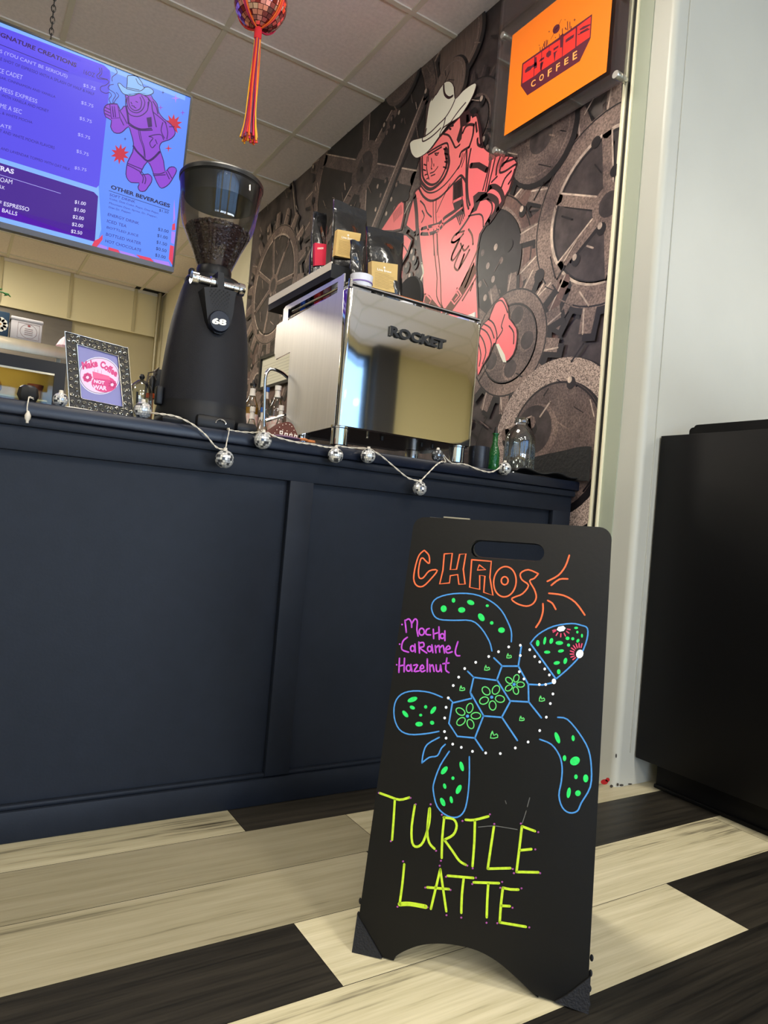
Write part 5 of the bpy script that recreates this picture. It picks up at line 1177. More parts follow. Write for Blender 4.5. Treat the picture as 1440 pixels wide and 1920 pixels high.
mb = MB(); k0 = ff.at(0.065, 0.10, -0.012); mb.box((k0.x-0.015, k0.y, ZC+0.001), (k0.x+0.015, k0.y+0.004, ZC+0.09), svd); mb.build('easel_back', pf)

# ================================================================== THINGS ON THE COUNTER
cg = thin_glass('jar_glass', (238, 242, 240), 0.08); shiny = mat('glass_solid', (245, 250, 248), 0.0, trans=1.0, ior=1.4)
# glass carafe behind the frame
p = P(263, 745, 'Y', 1.80); cz_ = ZC
ja = thing('glass_carafe', 'clear glass jar with black knob lid between picture frame and grinder', 'jar', (p.x, 1.80, ZC))
mb = MB(); hgt = P(265, 711, 'Y', 1.80).z-ZC; mb.lathe([(0.0, 0.002), (0.027, 0.002), (0.029, 0.006), (0.029, hgt*0.70), (0.024, hgt*0.86), (0.010, hgt*0.97), (0.0, hgt)], (p.x, 1.80, ZC), cg, 32); mb.build('jar_body', ja)
mb = MB(); mb.lathe([(0, hgt), (0.005, hgt), (0.007, hgt+0.006), (0.004, hgt+0.012), (0, hgt+0.013)], (p.x, 1.80, ZC), black, 14); mb.build('lid_knob', ja)
mb = MB(); mb.tube([(p.x-0.004, 1.80, ZC+0.006), (p.x-0.008, 1.80, ZC+hgt*0.72)], 0.0026, mat('jar_spoon', (90, 92, 90), 0.3, 0.7), 8); tag(mb.build('spoon'), 'grey spoon standing inside the clear glass jar', 'spoon')
# wire rack, orange brush
p = P(291, 715, 'Y', 2.10)
rk = thing('wire_rack', 'dark wire rack with black caddy, just left of the grinder', 'rack', (p.x, 2.1, ZC))
q0 = P(274, 722, 'Y', 2.1); q1 = P(290, 697, 'Y', 2.1); q2 = P(298, 690, 'Y', 2.15)
mb = MB(); wirem = mat('rack_wire', (70, 64, 58), 0.4, 0.8)
for dz in (0, -0.012, -0.03): mb.tube([(q0.x, 2.1, q0.z+dz), (q0.x+0.004, 2.1, q1.z-0.006+dz), (q1.x, 2.1, q1.z+dz), (q2.x, 2.15, q2.z+dz)], 0.0022, wirem, 6)
mb.tube([(q0.x, 2.1, ZC), (q0.x, 2.1, q0.z)], 0.0022, wirem, 6); mb.tube([(q1.x, 2.1, ZC), (q1.x, 2.1, q1.z)], 0.0022, wirem, 6); mb.build('wire_frame', rk)
q3 = P(292, 692, 'Y', 2.14); q4 = P(312, 740, 'Y', 2.14); mb = MB(); mb.box((q3.x, 2.13, q4.z), (q3.x+0.05, 2.17, q3.z), black, bev=0.002); mb.build('caddy', rk)
q5 = P(283, 748, 'Y', 1.84); bs_ = thing('cleaning_brush', 'orange-handled brush standing upright left of the grinder', 'brush', (q5.x, 1.84, ZC)); om = mat('orange_plastic', (222, 92, 40), 0.4)
mb = MB(); mb.lathe([(0, 0.0), (0.006, 0.0), (0.006, q5.z-ZC), (0.013, q5.z-ZC), (0.013, q5.z-ZC+0.012), (0, q5.z-ZC+0.012)], (q5.x, 1.84, ZC+0.001), om, 18); mb.build('handle', bs_)
mb = MB(); mb.lathe([(0, 0), (0.005, 0), (0.009, 0.035), (0.004, 0.045), (0, 0.045)], (q5.x, 1.84, q5.z+0.0135), black, 14); mb.build('bristle_head', bs_)
# syrup bottles on the back counter
BY = 2.90
bc_ = thing('back_counter', 'dark back counter that carries the syrup bottles behind the espresso machine', 'counter', (1.2, BY+0.25, 0))
mb = MB(); mb.box((0.62, BY-0.30, 0.89), (XM-gear_h-0.004, BY+0.45, 0.92), navy2, bev=0.003); mb.build('countertop', bc_)
mb = MB(); mb.box((0.64, BY-0.28, 0.0), (XM-gear_h-0.008, BY+0.43, 0.889), navy); mb.build('cabinet_body', bc_)
syr = {'amber': mat('syrup_amber', (226, 160, 30), 0.15, var=0.1, vs=10), 'clear': None, 'green': mat('syrup_green', (196, 200, 90), 0.15), 'gold': mat('syrup_gold', (230, 180, 60), 0.15)}
labw = mat('bottle_label', (230, 224, 214), 0.5, var=0.12, vs=90, col2=(200, 150, 140)); labb = mat('bottle_label_blue', (40, 90, 170), 0.5); wcap = mat('bottle_cap_white', (232, 228, 220), 0.4)
RZ1 = P(470, 824, 'Y', BY).z
mb = MB(); mb.box((0.80, BY-0.07, 0.9205), (1.35, BY+0.24, RZ1), black, bev=0.004); tag(mb.build('bottle_riser'), 'black riser step under the back row of syrup bottles', 'riser')
def bottle(name, label, x, ytop, Yb, H, R, liq=None, lev=0.6, pourer=True, lab=labw, cap=None, neck_label=True, base=0.92, body=cg, group='syrup bottles behind the espresso machine', foil_=None):
    p = P(x, ytop, 'Y', Yb); base = max(base, 0.9205); H = p.z-base-(0.026 if pourer else 0.0); t = thing(name, label, 'bottle', (p.x, Yb, base)); c = (p.x, Yb, base+0.0005)
    if group: t['group'] = group
    mb = MB(); mb.lathe([(0, 0), (R*0.94, 0), (R, 0.006), (R, H*0.58), (R*0.93, H*0.64), (R*0.55, H*0.76), (R*0.38, H*0.84), (R*0.36, H*0.97), (R*0.42, H*0.975), (R*0.42, H), (R*0.3, H)], c, body, 32); mb.build('bottle_body', t)
    if liq:
        mb = MB(); k = R*0.93; L = H*lev; mb.lathe([(0, 0.004), (k, 0.004), (k, min(L, H*0.58))]+([(R*0.86, H*0.64), (R*0.5, min(L, H*0.76))] if lev > 0.64 else [])+[(0, L)], c, liq, 28); mb.build('syrup', t)
    if lab: mb = MB(); mb.lathe([(R*1.012, H*0.16), (R*1.012, H*0.46)], c, lab, 32); mb.build('label', t)
    if neck_label: mb = MB(); mb.lathe([(R*0.46, H*0.80), (R*0.385, H*0.86), (R*0.38, H*0.94)], c, wcap, 24); mb.build('neck_label', t)
    mb = MB()
    if pourer: mb.lathe([(0, H), (R*0.5, H), (R*0.5, H+0.008), (R*0.22, H+0.010), (R*0.18, H+0.018), (R*0.08, H+0.026), (0, H+0.026)], c, black, 16); mb.build('pourer', t)
    elif cap: mb.lathe([(0, H*0.93), (R*0.46, H*0.93), (R*0.46, H+0.003), (0, H+0.003)], c, cap, 20); mb.build('cap', t)
    return t
bottle('syrup_bottle', 'amber syrup bottle with black pourer, tallest beside the grinder', 476, 712, BY, 0.3, 0.031, syr['amber'], 0.60, base=RZ1)
bottle('syrup_bottle', 'syrup bottle with black pourer half hidden by the grinder edge', 449, 706, BY+0.02, 0.3, 0.031, None, 0, lab=labw, base=RZ1)
bottle('syrup_bottle', 'clear syrup bottle with white cap nearest the steel machine', 522, 725, BY+0.02, 0.3, 0.031, syr['gold'], 0.40, pourer=False, cap=wcap, base=RZ1)
bottle('syrup_bottle', 'slim bottle with blue neck behind the steam wand', 501, 728, BY+0.11, 0.3, 0.026, None, 0, pourer=False, cap=labb, lab=labw, base=RZ1)
bottle('sauce_bottle', 'short clear bottle of yellow-green syrup with white cap in front row', 474, 765, BY-0.16, 0.2, 0.025, syr['green'], 0.62, pourer=False, cap=wcap)
bottle('sauce_bottle', 'short bottle with blue label beside the steam wand', 494, 766, BY-0.15, 0.2, 0.025, syr['amber'], 0.5, pourer=False, cap=labb, lab=labb)
bottle('sauce_bottle', 'short white-capped bottle in front of the steel machine notch', 528, 762, BY-0.14, 0.2, 0.025, syr['green'], 0.4, pourer=False, cap=wcap)
# tiny cowboy hat
p = P(530, 826, 'Y', YC+0.035)
ht = thing('toy_cowboy_hat', 'small brown studded cowboy hat lying on the counter before the machine', 'hat', (p.x, YC+0.04, ZC)); brn = mat('brown_felt', (92, 48, 36), 0.8, bump=0.2, bs=90); stud = mat('cream_stud', (236, 222, 204), 0.5); pl_ = mat('plum_felt', (104, 76, 100), 0.8)
mb = MB(); hf = Frame((0, YC+0.022, 0), (1, 0, 0), (0, 0, 1)); o_ = [hf.uv(*q) for q in ((500, 812), (512, 806), (524, 798), (534, 792), (542, 791), (549, 796), (554, 806), (559, 818), (561, 828), (530, 828), (505, 824))]
b0 = min(b for a, b in o_); o_ = smooth_path([(a, max(b, ZC+0.001)) for a, b in o_], 3, True); o_ = [(a, max(b, ZC+0.001)) for a, b in o_]
mb.prism(hf, o_, brn, -0.045, 0.0); q = bmesh.ops.bevel(mb.bm, geom=[e for e in mb.bm.edges if e.is_boundary is False and abs((e.verts[0].co-e.verts[1].co).y) < 1e-6 and len(e.link_faces) == 2 and abs(e.link_faces[0].normal.dot(e.link_faces[1].normal)) < 0.5], offset=0.004, segments=2, affect='EDGES') if False else None
mb.build('crown', ht)
mb = MB(); 
for (x, y) in ((519, 806), (524, 801), (530, 797), (536, 795), (543, 796), (547, 800), (551, 807), (515, 812), (521, 817), (528, 820), (535, 822), (543, 824), (551, 825), (511, 820), (518, 824), (530, 806), (538, 808), (546, 812), (553, 814), (512, 815)): mb.ball(hf.at(*hf.uv(x, y), 0.0005), 0.0013, stud, 6, 4)
for (x, y) in ((527, 811), (536, 815), (545, 817), (554, 819)):
    a, b = hf.uv(x, y); mb.prism(hf, [(a-0.0042, b-0.0045), (a+0.0042, b-0.0045), (a+0.0042, b+0.0045), (a-0.0042, b+0.0045)], stud, 0.0002, 0.0016, holes=[[(a-0.002, b-0.0022), (a+0.002, b-0.0022), (a+0.002, b+0.0022), (a-0.002, b+0.0022)]])
mb.build('stud_band', ht)
mb = MB(); mb.ball((p.x+0.004, YC+0.042, ZC+0.0065), 1.0, pl_, 24, 8, (0.050, 0.036, 0.006)); mb.build('brim', ht)
mb = MB(); q_ = P(572, 822, 'Y', YC+0.03).x; mb.tube(smooth_path([(q_-0.02, YC+0.03, ZC+0.006), (q_-0.006, YC+0.022, ZC+0.008), (q_+0.01, YC+0.03, ZC+0.006), (q_+0.024, YC+0.02, ZC+0.005)], 5), 0.0042, mat('tan_rope', (176, 104, 52), 0.7, bump=0.4, bs=200), 10); tag(mb.build('rope'), 'short twisted tan rope beside the little brown hat', 'rope')
# black tumbler, green bottle, glass jug right of the machine
p = P(896, 875, 'Y', YC+0.06); hz_ = P(896, 838, 'Y', YC+0.06).z
mb = MB(); mb.lathe([(0, 0), (0.030, 0), (0.031, 0.003), (0.032, hz_-ZC), (0.030, hz_-ZC), (0.029, 0.004), (0, 0.004)], (p.x, YC+0.06, ZC+0.0005), mat('tumbler_black', (22, 24, 32), 0.35), 36); tag(mb.build('tumbler'), 'matte black cup on the counter right of the steel machine', 'cup')
grn = thin_glass('green_glass', (40, 150, 60), 0.1)
p = P(924, 880, 'Y', YC+0.09); ph = P(924, 812, 'Y', YC+0.09).z-ZC
gbt = thing('green_bottle', 'green textured glass bottle with black pourer beside the clear jug', 'bottle', (p.x, YC+0.09, ZC))
mb = MB(); gs = mat('green_bottle_glass', (16, 120, 44), 0.12, trans=0.55, ior=1.3, bump=0.6, bs=160, coat=0.6)
mb.lathe([(0, 0), (0.0165, 0), (0.018, 0.004), (0.018, ph*0.48), (0.015, ph*0.58), (0.0095, ph*0.72), (0.0085, ph*0.96), (0.011, ph*0.965), (0.011, ph), (0, ph)], (p.x, YC+0.09, ZC+0.0005), gs, 28); mb.build('bottle_body', gbt)
mb = MB(); mb.lathe([(0, ph), (0.007, ph), (0.006, ph+0.006), (0.003, ph+0.02), (0, ph+0.022)], (p.x, YC+0.09, ZC+0.0005), black, 12); mb.build('pourer', gbt)
p = P(971, 880, 'Y', YC+0.11); ph = P(972, 782, 'Y', YC+0.11).z-ZC
jg = thing('glass_jug', 'large clear ribbed glass bottle at the right end of the counter', 'bottle', (p.x, YC+0.11, ZC))
mb = MB(); c = (p.x, YC+0.11, ZC+0.0005); RJ = 0.050
prf = [(0.0, 0.004), (RJ*0.9, 0.004), (RJ, 0.012), (RJ, ph*0.60), (RJ*0.95, ph*0.68), (RJ*0.68, ph*0.80), (RJ*0.40, ph*0.87), (RJ*0.38, ph*0.90), (RJ*0.46, ph*0.91), (RJ*0.46, ph*0.94), (RJ*0.41, ph*0.945), (RJ*0.44, ph*0.99), (RJ*0.36, ph)]
mb.lathe(prf, c, thin_glass('jug_glass', (226, 232, 230), 0.12), 48)
for k in range(28):
    a = 2*PI*k/28; mb.tube([(c[0]+(RJ+0.0004)*math.cos(a), c[1]+(RJ+0.0004)*math.sin(a), ZC+0.01), (c[0]+(RJ+0.0004)*math.cos(a), c[1]+(RJ+0.0004)*math.sin(a), ZC+ph*0.5)], 0.0007, MATS['jug_glass'], 5)
mb.build('bottle_body', jg)
# black rubber mat slumped against the mural at the counter end
rub = mat('black_rubber', (20, 20, 22), 0.55, bump=0.15, bs=90)
mb = MB(); fx_ = Frame((XM-gear_h-0.010, 0, 0), (0, 1, 0), (0, 0, 1)); q = smooth_path([(0.5, 0)]+[], 1) if False else None
topc = smooth_path([fx_.uv(*w_) for w_ in ((1120, 837), (1090, 838), (1060, 845), (1030, 851), (1000, 858), (975, 862), (950, 868))], 4)
topc = [(max(a, YM0+0.004), b) for a, b in topc]; ol = topc+[(topc[-1][0], ZC+0.002), (topc[0][0], ZC+0.002)]
mb.prism(fx_, ol, rub, -0.004, 0.006)
tag(mb.build('rubber_mat'), 'black board with wavy top leaning on the mural at the counter end', 'board')
mb = MB(); g_ = []; i = mb.mi(rub)
xa = P(965, 885, 'Y', YC).x; xb = CXR-0.003
for a in range(25):
    row = []
    for b_ in range(7):
        t = a/24; x = xa+(xb-xa)*t; y = YC-0.006+b_*0.012; z = ZC+0.005+0.010*math.sin(t*6.2+0.6)**2*(1-b_/9)+(0.006 if a > 0 else 0); row.append(mb.bm.verts.new((x, y, z)))
    g_.append(row)
for a in range(24):
    for b_ in range(6): f = mb.bm.faces.new((g_[a][b_], g_[a+1][b_], g_[a+1][b_+1], g_[a][b_+1])); f.smooth = True; f.material_index = i
o = mb.build('bar_mat'); md = o.modifiers.new('s', 'SOLIDIFY'); md.thickness = 0.004; tag(o, 'thin wavy black bar mat lying on the right end of the counter', 'mat')

# ================================================================== WALL THINGS
# framed certificate on the mural
cf = Frame((XM-gear_h-0.002, 0, 0), (0, 1, 0), (0, 0, 1)); q = [cf.uv(*w_) for w_ in ((492, 676), (526, 660), (524, 725), (492, 739))]
ya, yb_, za, zb2 = q[1][0]-0.25, q[0][0], 1.55, 1.785
ce = thing('framed_certificate', 'small black-framed certificate hanging on the gear mural behind the bottles', 'picture', (XM-0.02, (ya+yb_)/2, za))
mb = MB(); mb.prism(cf, [(ya, za), (yb_, za), (yb_, zb2), (ya, zb2)], black, 0, 0.02, holes=[[(ya+0.02, za+0.02), (yb_-0.02, za+0.02), (yb_-0.02, zb2-0.02), (ya+0.02, zb2-0.02)]]); mb.build('frame', ce)
mb = MB(); mb.prism(cf, [(ya+0.015, za+0.015), (yb_-0.015, za+0.015), (yb_-0.015, zb2-0.015), (ya+0.015, zb2-0.015)], mat('paper_cream', (226, 222, 200), 0.6), 0.001, 0.006); pp = mb.build('paper', ce)
A = Art(cf, 0.0065)
for k in range(7): A.line_uv([(ya+0.05+0.01*(k % 3), zb2-0.07-k*0.02), (yb_-0.05-0.012*((k*2) % 3), zb2-0.07-k*0.02)], 0.002, mat('paper_ink', (176, 172, 156), 0.7))
A.build('printed_lines', pp)
# acrylic shop sign
SX = XM-0.062; af = Frame((SX, 0, 0), (0, 1, 0), (0, 0, 1))
tlq = af.uv(936, 50); blq = af.uv(920, 297); brq = af.uv(1172, 152)
y1_, y0_ = (tlq[0]+blq[0])/2, brq[0]+0.0; z0_ = (blq[1]+brq[1])/2; z1_ = z0_+(y1_-y0_)*0.98
z1_ = min(z1_, ROOM_Z-0.02)
sg = thing('wall_sign', 'orange coffee-shop logo sign under clear acrylic with steel standoffs, high on the mural', 'sign', (SX, (y0_+y1_)/2, z0_))
acr = thin_glass('acrylic_sheet', (250, 251, 250), 0.03)
mb = MB(); mb.box((SX-0.004, y0_, z0_), (SX+0.004, y1_, z1_), acr); mb.build('acrylic_panel', sg)
of = Frame((SX-0.0045, 0, 0), (0, 1, 0), (0, 0, 1)); o1 = of.uv(961, 67); o2 = of.uv(946, 254.5); o3 = of.uv(1137, 135.5)
oy1, oy0, oz0 = (o1[0]+o2[0])/2, o3[0], (o2[1]+o3[1])/2; oz1 = o1[1]
mb = MB(); mb.prism(of, [(oy0, oz0), (oy1, oz0), (oy1, oz1), (oy0, oz1)], mat('orange_vinyl', (252, 128, 22), 0.3, coat=0.3), 0.0, 0.0012); ov = mb.build('orange_vinyl', sg)
A = Art(of, 0.0015, 0.0001); A.crop = (940, 0, 6.0); lp = mat('logo_plum', (88, 26, 46), 0.4); lr = mat('logo_red', (226, 48, 40), 0.4); lo = mat('logo_orange', (255, 170, 90), 0.4)
A.poly("240,715 1025,160 1008,430 885,690 295,1075 222,968 236,745", lp); A.up()
A.poly("250,728 375,640 370,860 240,942", lr); A.poly("384,636 458,585 455,790 372,862", lr)
A.poly("462,582 540,528 530,745 445,800", lr); A.poly("546,524 690,430 685,640 528,745", lr); A.poly("705,415 845,315 838,535 692,638", lr); A.poly("858,305 1012,188 998,420 848,525", lr)
A.up(); A.poly("270,795 300,755 345,740 400,695 403,735 350,765 330,790 272,825", lp); A.poly("380,650 400,640 405,760 370,780", lp); A.poly("430,690 445,665 488,640 485,665 430,700", lp); A.poly("440,715 480,690 455,780 440,790", lp)
A.poly("510,605 540,570 565,575 562,620 530,650 508,640", lp); A.poly("590,548 650,510 645,535 590,575", lp); A.poly("590,595 640,565 615,600 605,690 600,690", lp); A.poly("665,400 700,380 695,530 665,540", lp)
A.poly("728,450 760,425 825,385 815,425 725,485", lp); A.poly("885,330 925,300 1005,270 1005,285 930,330 885,345", lp); A.poly("890,365 975,315 985,325 890,380", lp); A.poly("860,385 880,382 998,320 995,335 870,400", lp)
A.line("458,585 455,800|378,640 370,860|845,315 838,535", 0.003, lp, sm=0)
A.line("440,575 440,535|465,565 465,530|490,545 490,470|510,525 510,455|520,500 525,455|480,525 480,495|660,435 655,385|690,400 690,325|750,340 748,245|775,320 775,250|735,335 722,315|790,330 788,300", 0.0035, lp, sm=0)
A.ell(622, 328, 34, 58, lp, 28); A.line("560,445 680,222", 0.002, lp, sm=0); A.line("592,345 660,300", 0.0015, lo, sm=0)
for (x, y, r_) in ((827, 226, 22), (542, 358, 16)): A.poly([(x, y-r_), (x+r_*0.2, y-r_*0.2), (x+r_*0.8, y-r_*0.3), (x+r_*0.25, y+r_*0.15), (x, y+r_), (x-r_*0.2, y+r_*0.2), (x-r_*0.8, y+r_*0.3), (x-r_*0.2, y-r_*0.1)], lp)
for (x, y) in ((430, 512), (720, 226), (612, 425)): A.ell(x, y, 5, 6, lp)
A.text("COFFEE", (338, 992), (862, 655), (338, 925), lo, 0.03, shear=0.0) if False else None
for ch, bl_, br_, tl__ in (("C", (338, 990), (390, 962), (338, 918)), ("O", (430, 925), (482, 892), (430, 855)), ("F", (524, 868), (568, 840), (528, 790)), ("F", (618, 808), (660, 780), (622, 728)), ("E", (710, 742), (756, 712), (714, 668)), ("E", (806, 685), (855, 655), (808, 598))): A.text(ch, bl_, br_, tl__, lo, 0.02)
A.build('logo_print', ov)
for (x, y) in ((941.5, 65), (1153, 139), (926, 281)):
    p = P(x, y, 'X', SX-0.008); mb = MB(); mb.lathe([(0, -0.009), (0.012, -0.009), (0.013, -0.007), (0.013, 0.002), (0.0105, 0.004), (0.0105, 0.054-gear_h), (0, 0.054-gear_h)], (SX+0.002, p.y, p.z), mat('satin_steel', (214, 214, 206), 0.3, 0.9), 28, axis='X'); mb.build('standoff', sg)
p2 = (SX+0.002, P(1153, 139, 'X', SX-0.008).y, P(941.5, 65, 'X', SX-0.008).z); mb = MB(); mb.lathe([(0, -0.009), (0.012, -0.009), (0.013, -0.007), (0.013, 0.002), (0.0105, 0.004), (0.0105, 0.054-gear_h), (0, 0.054-gear_h)], p2, MATS['satin_steel'], 28, axis='X'); mb.build('standoff', sg)

# ================================================================== KITCHEN BEYOND
SY = 5.0
ss = mat('shelf_steel', (214, 204, 178), 0.3, 0.85, var=0.08, vs=2, stretch=(6, 1, 1))
zt5 = 1.690; zb5 = 1.612
sh_ = thing('steel_shelf', 'long stainless steel shelf with tins on it, far back in the kitchen', 'shelf', (-0.3, SY+0.2, zb5))
mb = MB(); mb.box((-1.6, SY, zb5), (0.60, SY+0.003, zt5), ss, bev=0.001); mb.box((-1.6, SY+0.003, zt5-0.004), (0.60, SY+0.38, zt5), ss); mb.build('shelf_board', sh_)
for x in (-1.55, 0.57): mb = MB(); mb.box((x-0.015, SY+0.35, 0), (x+0.015, SY+0.38, zt5-0.004), ss); mb.build('post', sh_)
ov_ = thing('display_case', 'black-framed case with a warmly lit glass window under the steel shelf', 'display case', (-0.3, SY+0.2, 0.9)); bm_ = mat('case_black', (16, 17, 24), 0.35)
ztc, zbc = 1.590, 1.10; wt_, wb_, wr_ = 1.513, 1.20, 0.520
mb = MB(); mb.box((-1.5, SY+0.02, wt_), (0.585, SY+0.05, ztc), bm_); mb.box((wr_, SY+0.02, zbc), (0.585, SY+0.05, wt_), bm_); mb.box((-1.5, SY+0.02, zbc), (wr_, SY+0.05, wb_), bm_); mb.box((-1.5, SY+0.05, zbc), (0.585, SY+0.34, zbc+0.01), bm_); mb.box((-1.5, SY+0.05, ztc-0.01), (0.585, SY+0.34, ztc), bm_); mb.box((0.575, SY+0.05, zbc+0.01), (0.585, SY+0.34, ztc-0.01), bm_); mb.build('case_body', ov_)
mb = MB(); mb.box((-1.5, SY+0.31, zbc+0.011), (0.574, SY+0.32, ztc-0.011), mat('case_back_cream', (236, 214, 140), 0.5, var=0.06, vs=2)); mb.build('back_lining', ov_)
mb = MB(); mb.box((-1.5, SY+0.035, wb_), (wr_, SY+0.038, wt_), thin_glass('case_glass', (240, 238, 220), 0.05)); mb.build('glass_window', ov_)
mb = MB(); mb.box((-1.5, SY+0.022, wt_-0.012), (wr_, SY+0.030, wt_+0.001), ss); mb.build('window_trim', ov_)
mb = MB(); mb.box((-1.4, SY+0.10, ztc-0.045), (0.45, SY+0.13, ztc-0.02), glow('tube_lamp', (255, 226, 150), 6.0)); mb.build('strip_lamp', ov_)
mb = MB(); rn = random.Random(4)
mb.box((-1.4, SY+0.12, 1.335), (0.50, SY+0.28, 1.345), ss)
mb.build('inner_shelf', ov_)
mb = MB(); br_m = mat('baked_brown', (126, 92, 48), 0.8, var=0.5, vs=40, col2=(190, 150, 80))
for k in range(26): mb.ball((0.20-0.05*k+rn.uniform(-0.01, 0.01), SY+0.18+rn.uniform(-0.02, 0.02), 1.345+0.05), 0.05, br_m, 10, 7, (0.8, 0.7, 1.0))
tag(mb.build('pastries', recalc=False), 'row of browned pastries inside the lit display case', 'pastries', kind='stuff')
mb = MB(); mb.lathe([(0, 0), (0.035, 0), (0.05, 0.10), (0.046, 0.10), (0.03, 0.004), (0, 0.004)], (0.43, SY+0.20, 1.346), mat('pink_glass_cup', (190, 110, 110), 0.3, var=0.3, vs=20), 24); tag(mb.build('bowl'), 'pinkish bowl at the right end inside the lit case', 'bowl')
# tins on the shelf
tb = thing('tea_tin', 'white embossed square tin with round label on the steel shelf', 'tin', (0.325, SY+0.08, zt5)); tw = mat('tin_white', (198, 194, 196), 0.35); tinr = mat('tin_red', (150, 60, 60), 0.4)
mb = MB(); mb.box((0.245, SY+0.01, zt5), (0.425, SY+0.15, zt5+0.125), tw, bev=0.008); mb.build('tin_body', tb)
mb = MB(); mb.box((0.241, SY+0.006, zt5+0.118), (0.429, SY+0.154, zt5+0.142), tw, bev=0.008); mb.build('lid', tb)
A = Art(Frame((0, SY+0.0095, 0), (1, 0, 0), (0, 0, 1)), 0.0004); gd = mat('tin_line', (120, 90, 90), 0.5)
A.line_uv([(0.285, zt5+0.012), (0.408, zt5+0.012), (0.408, zt5+0.108), (0.285, zt5+0.108)], 0.0025, gd, True); A.line_uv([(0.347+0.048*math.cos(t*PI/12), zt5+0.060+0.044*math.sin(t*PI/12)) for t in range(24)], 0.002, gd, True)
for k in range(4): A.line_uv([(0.325, zt5+0.075-k*0.012), (0.37, zt5+0.075-k*0.012)], 0.003, gd)
A.disc_uv((0.347, zt5+0.095), 0.009, 0.006, tinr); A.build('label_print', tb)
tb = thing('blue_tin', 'dark teal tin with white flower print at the left end of shelf', 'tin', (0.13, SY+0.08, zt5)); tblu = mat('tin_teal', (38, 62, 84), 0.35)
mb = MB(); mb.box((0.03, SY+0.01, zt5), (0.235, SY+0.15, zt5+0.155), tblu, bev=0.006); mb.build('tin_body', tb)
A = Art(Frame((0, SY+0.0095, 0), (1, 0, 0), (0, 0, 1)), 0.0004); 
for k in range(10): A.disc_uv((0.183+0.030*math.cos(k*PI/5), zt5+0.072+0.030*math.sin(k*PI/5)), 0.017, 0.017, mat('petal_white', (236, 232, 216), 0.5))
A.up(); A.disc_uv((0.183, zt5+0.072), 0.02, 0.02, MATS['petal_white']); A.up(); A.disc_uv((0.183, zt5+0.073), 0.011, 0.006, mat('petal_gold', (190, 130, 60), 0.5)); A.build('flower_print', tb)
p = P(114, 650, 'Y', SY+0.06); mb = MB()
n = 28; pr_ = [(0.05, 0), (0.056, 0.02), (0.036, 0.06), (0.014, 0.085)]; rings = []
for (r_, h) in pr_: rings.append([mb.bm.verts.new((p.x+0.03+(r_*(1+0.08*(j % 2)))*math.cos(2*PI*j/n), SY+0.07+(r_*(1+0.08*(j % 2)))*math.sin(2*PI*j/n), zt5+h)) for j in range(n)])
i = mb.mi(mat('pale_pink_paper', (214, 176, 184), 0.6))
for a_, b_ in zip(rings[:-1], rings[1:]):
    for j in range(n): mb.bm.faces.new((a_[j], a_[(j+1) % n], b_[(j+1) % n], b_[j])).material_index = i
mb.bm.faces.new(rings[-1]).material_index = i
tag(mb.build('ribbed_mould'), 'pale pink ribbed cake mould on the shelf beside the picture frame corner', 'mould')
# sprig of a plant reaching in from the left
lp_ = thing('hanging_plant', 'green leafy sprig of a trailing plant at the far left', 'plant', (-0.12, 4.9, ROOM_Z-0.35)); lf_ = mat('leaf_green', (40, 120, 50), 0.5, var=0.3, vs=20)
mb = MB(); a0 = P(-60, 530, 'Y', 4.9); a1 = P(0, 547, 'Y', 4.9); a2 = P(17, 552, 'Y', 4.9); mb.tube(smooth_path([tuple(a0), tuple(a1), tuple(a2)], 4), 0.004, lf_, 6); mb.build('stem', lp_)
mb = MB(); rn = random.Random(8)
for k in range(16):
    t = k/15; c = a0.lerp(a2, t); mb.ball(c+Vector((rn.uniform(-0.01, 0.01), rn.uniform(-0.02, 0.02), rn.uniform(-0.012, 0.03))), 0.022*(1.1-0.4*t), lf_, 8, 5, (1, 0.6, 0.25), Matrix.Rotation(rn.random()*3, 3, 'Y'))
mb.build('leaves', lp_)
mb = MB(); q_ = [(-0.35, 4.9, ROOM_Z-0.001), (-0.35, 4.9, 2.35)]; mb.tube(q_, 0.004, wirem, 6); mb.build('hanger_cord', lp_)
mb = MB(); mb.lathe([(0, 0), (0.07, 0), (0.1, 0.14), (0.09, 0.14), (0, 0.12)], (-0.35, 4.9, 2.05), mat('plant_pot', (150, 140, 128), 0.7), 24); mb.tube([a0, (-0.35, 4.9, 2.18)], 0.004, lf_, 6); mb.build('pot', lp_)
for k in (0, 1, 2):
    a = 2*PI*k/3; mb = MB(); mb.tube([(-0.35+0.095*math.cos(a), 4.9+0.095*math.sin(a), 2.19), (-0.35, 4.9, 2.36)], 0.002, wirem, 5); mb.build('hanger_strand', lp_)
# conduit pipe in the far corner
p = P(291, 640, 'Y', 7.50); mb = MB(); mb.tube([(p.x, 7.47, 0.0), (p.x, 7.47, ROOM_Z-0.01)], 0.02, mat('conduit', (150, 142, 116), 0.4, 0.7), 12); tag(mb.build('conduit_pipe'), 'vertical metal conduit pipe in the far kitchen corner', 'pipe')

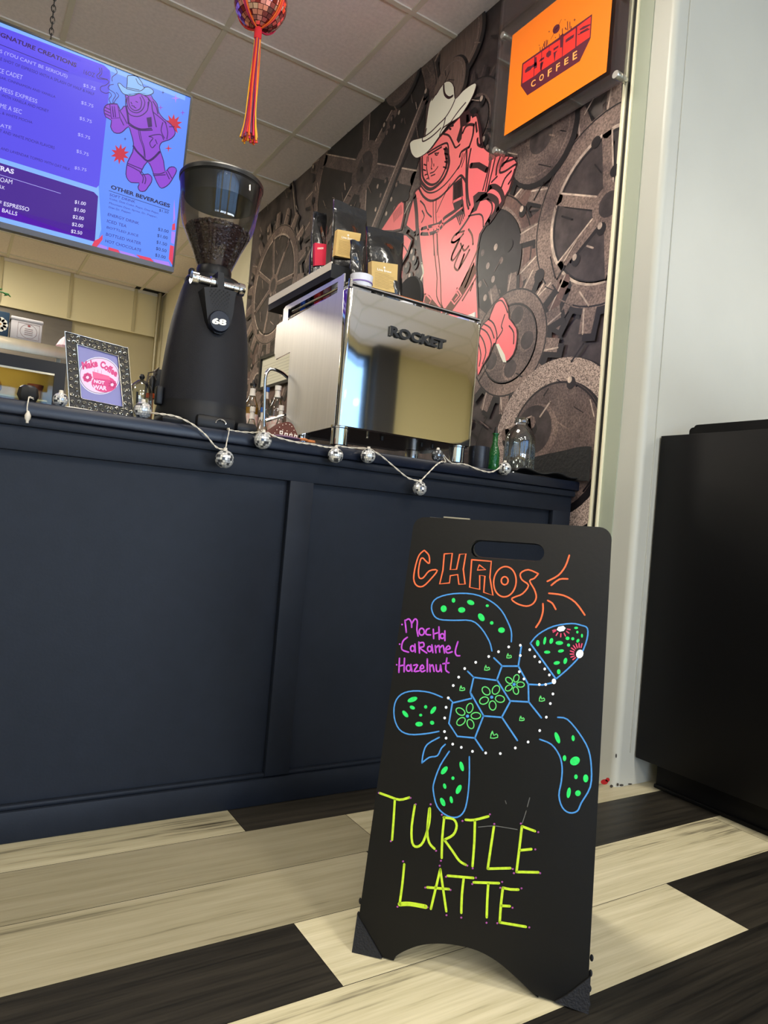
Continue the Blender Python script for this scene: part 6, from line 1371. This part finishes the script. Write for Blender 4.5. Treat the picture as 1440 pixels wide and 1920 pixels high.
# ================================================================== BLACK CABINET ON THE RIGHT
CX0 = 1.834; ZT = 1.070; kb = mat('cabinet_black', (11, 11, 12), 0.5, spec=0.2, var=0.12, vs=3); kx = 1.895
cb2 = thing('side_cabinet', 'large plain black cabinet with recessed kick board against the white wall', 'cabinet', (CX0+0.3, 0.9, 0))
mb = MB(); mb.box((CX0, -0.6, 0.085), (CX0+0.60, YW-0.006, ZT), kb, bev=0.0015); mb.build('cabinet_body', cb2)
mb = MB(); mb.box((kx, -0.6, 0.0), (kx+0.02, 1.345, 0.085), kb); mb.box((kx-0.012, -0.6, 0.0), (kx, 1.345, 0.012), kb, bev=0.003); mb.build('kick_board', cb2)
p0 = P(1302, 798, 'X', CX0+0.06); zl = ZT+0.0005
sl_ = Frame((CX0+0.05, 0, 0), (0, 1, 0), (0, 0, 1)); yb2, zb3 = sl_.uv(1301, 797)
for nm, lab, fr_, a, m_ in (('serving_tray', 'wide black tray with rounded corners standing on edge on the black cabinet', sl_, (yb2, zb3), kb), ('menu_board', 'second black board just peeking out behind the upright tray on the cabinet', Frame((CX0+0.09, 0, 0), (0, 1, 0), (0, 0, 1)), None, kb)):
    if a is None: a = fr_.uv(1293, 802)
    yy_, zz_ = a; r_ = 0.012; oc = [(-0.3, zl), (yy_, zl)]+[(yy_-r_+r_*math.cos(PI/2*k/6), zz_-r_+r_*math.sin(PI/2*k/6)) for k in range(7)]+[(-0.3+r_*0-0.0, zz_)]
    mb = MB(); mb.prism(fr_, oc, kb, -0.012, 0.0); tag(mb.build(nm), lab, 'tray' if nm == 'serving_tray' else 'board')

# ================================================================== CEILING LIGHT PANELS
lampm = glow('lamp_diffuser', (255, 238, 196), 5.0)
for k, (x, y, pw_) in enumerate(LAMPS):
    x = GX-0.305+0.61*round((x-GX+0.305)/0.61); y = GY-0.305+0.61*round((y-GY+0.305)/0.61)
    nm = 'recessed ceiling light panel '+['in the window row, far left', 'in the window row, second from left', 'in the window row, third from left', 'in the middle row, far left', 'in the middle row, centre', 'in the middle row, right', 'added as fill over the service counter, left', 'added as fill over the service counter, beside the disco ball', 'over the kitchen shelf', 'behind the menu screen', 'added as fill over the side cabinet', 'added as fill beyond the side cabinet, far right'][k]
    t = thing('ceiling_light', nm, 'ceiling light', (x, y, ROOM_Z), 'recessed ceiling light panels')
    mb = MB(); mb.box((x-0.29, y-0.29, ROOM_Z-0.008), (x+0.29, y+0.29, ROOM_Z-0.001), lampm); mb.build('diffuser', t)
    mb = MB()
    for (a, b, c, d) in ((-0.3, -0.3, 0.3, -0.29), (-0.3, 0.29, 0.3, 0.3), (-0.3, -0.29, -0.29, 0.29), (0.29, -0.29, 0.3, 0.29)): mb.box((x+a, y+b, ROOM_Z-0.012), (x+c, y+d, ROOM_Z-0.001), grid_m)
    mb.build('frame', t)
    o = area('panel_light', (x, y, ROOM_Z-0.02), (0, 0, 0), 0.56, 0.56, pw_, (1.0, 0.93, 0.82))
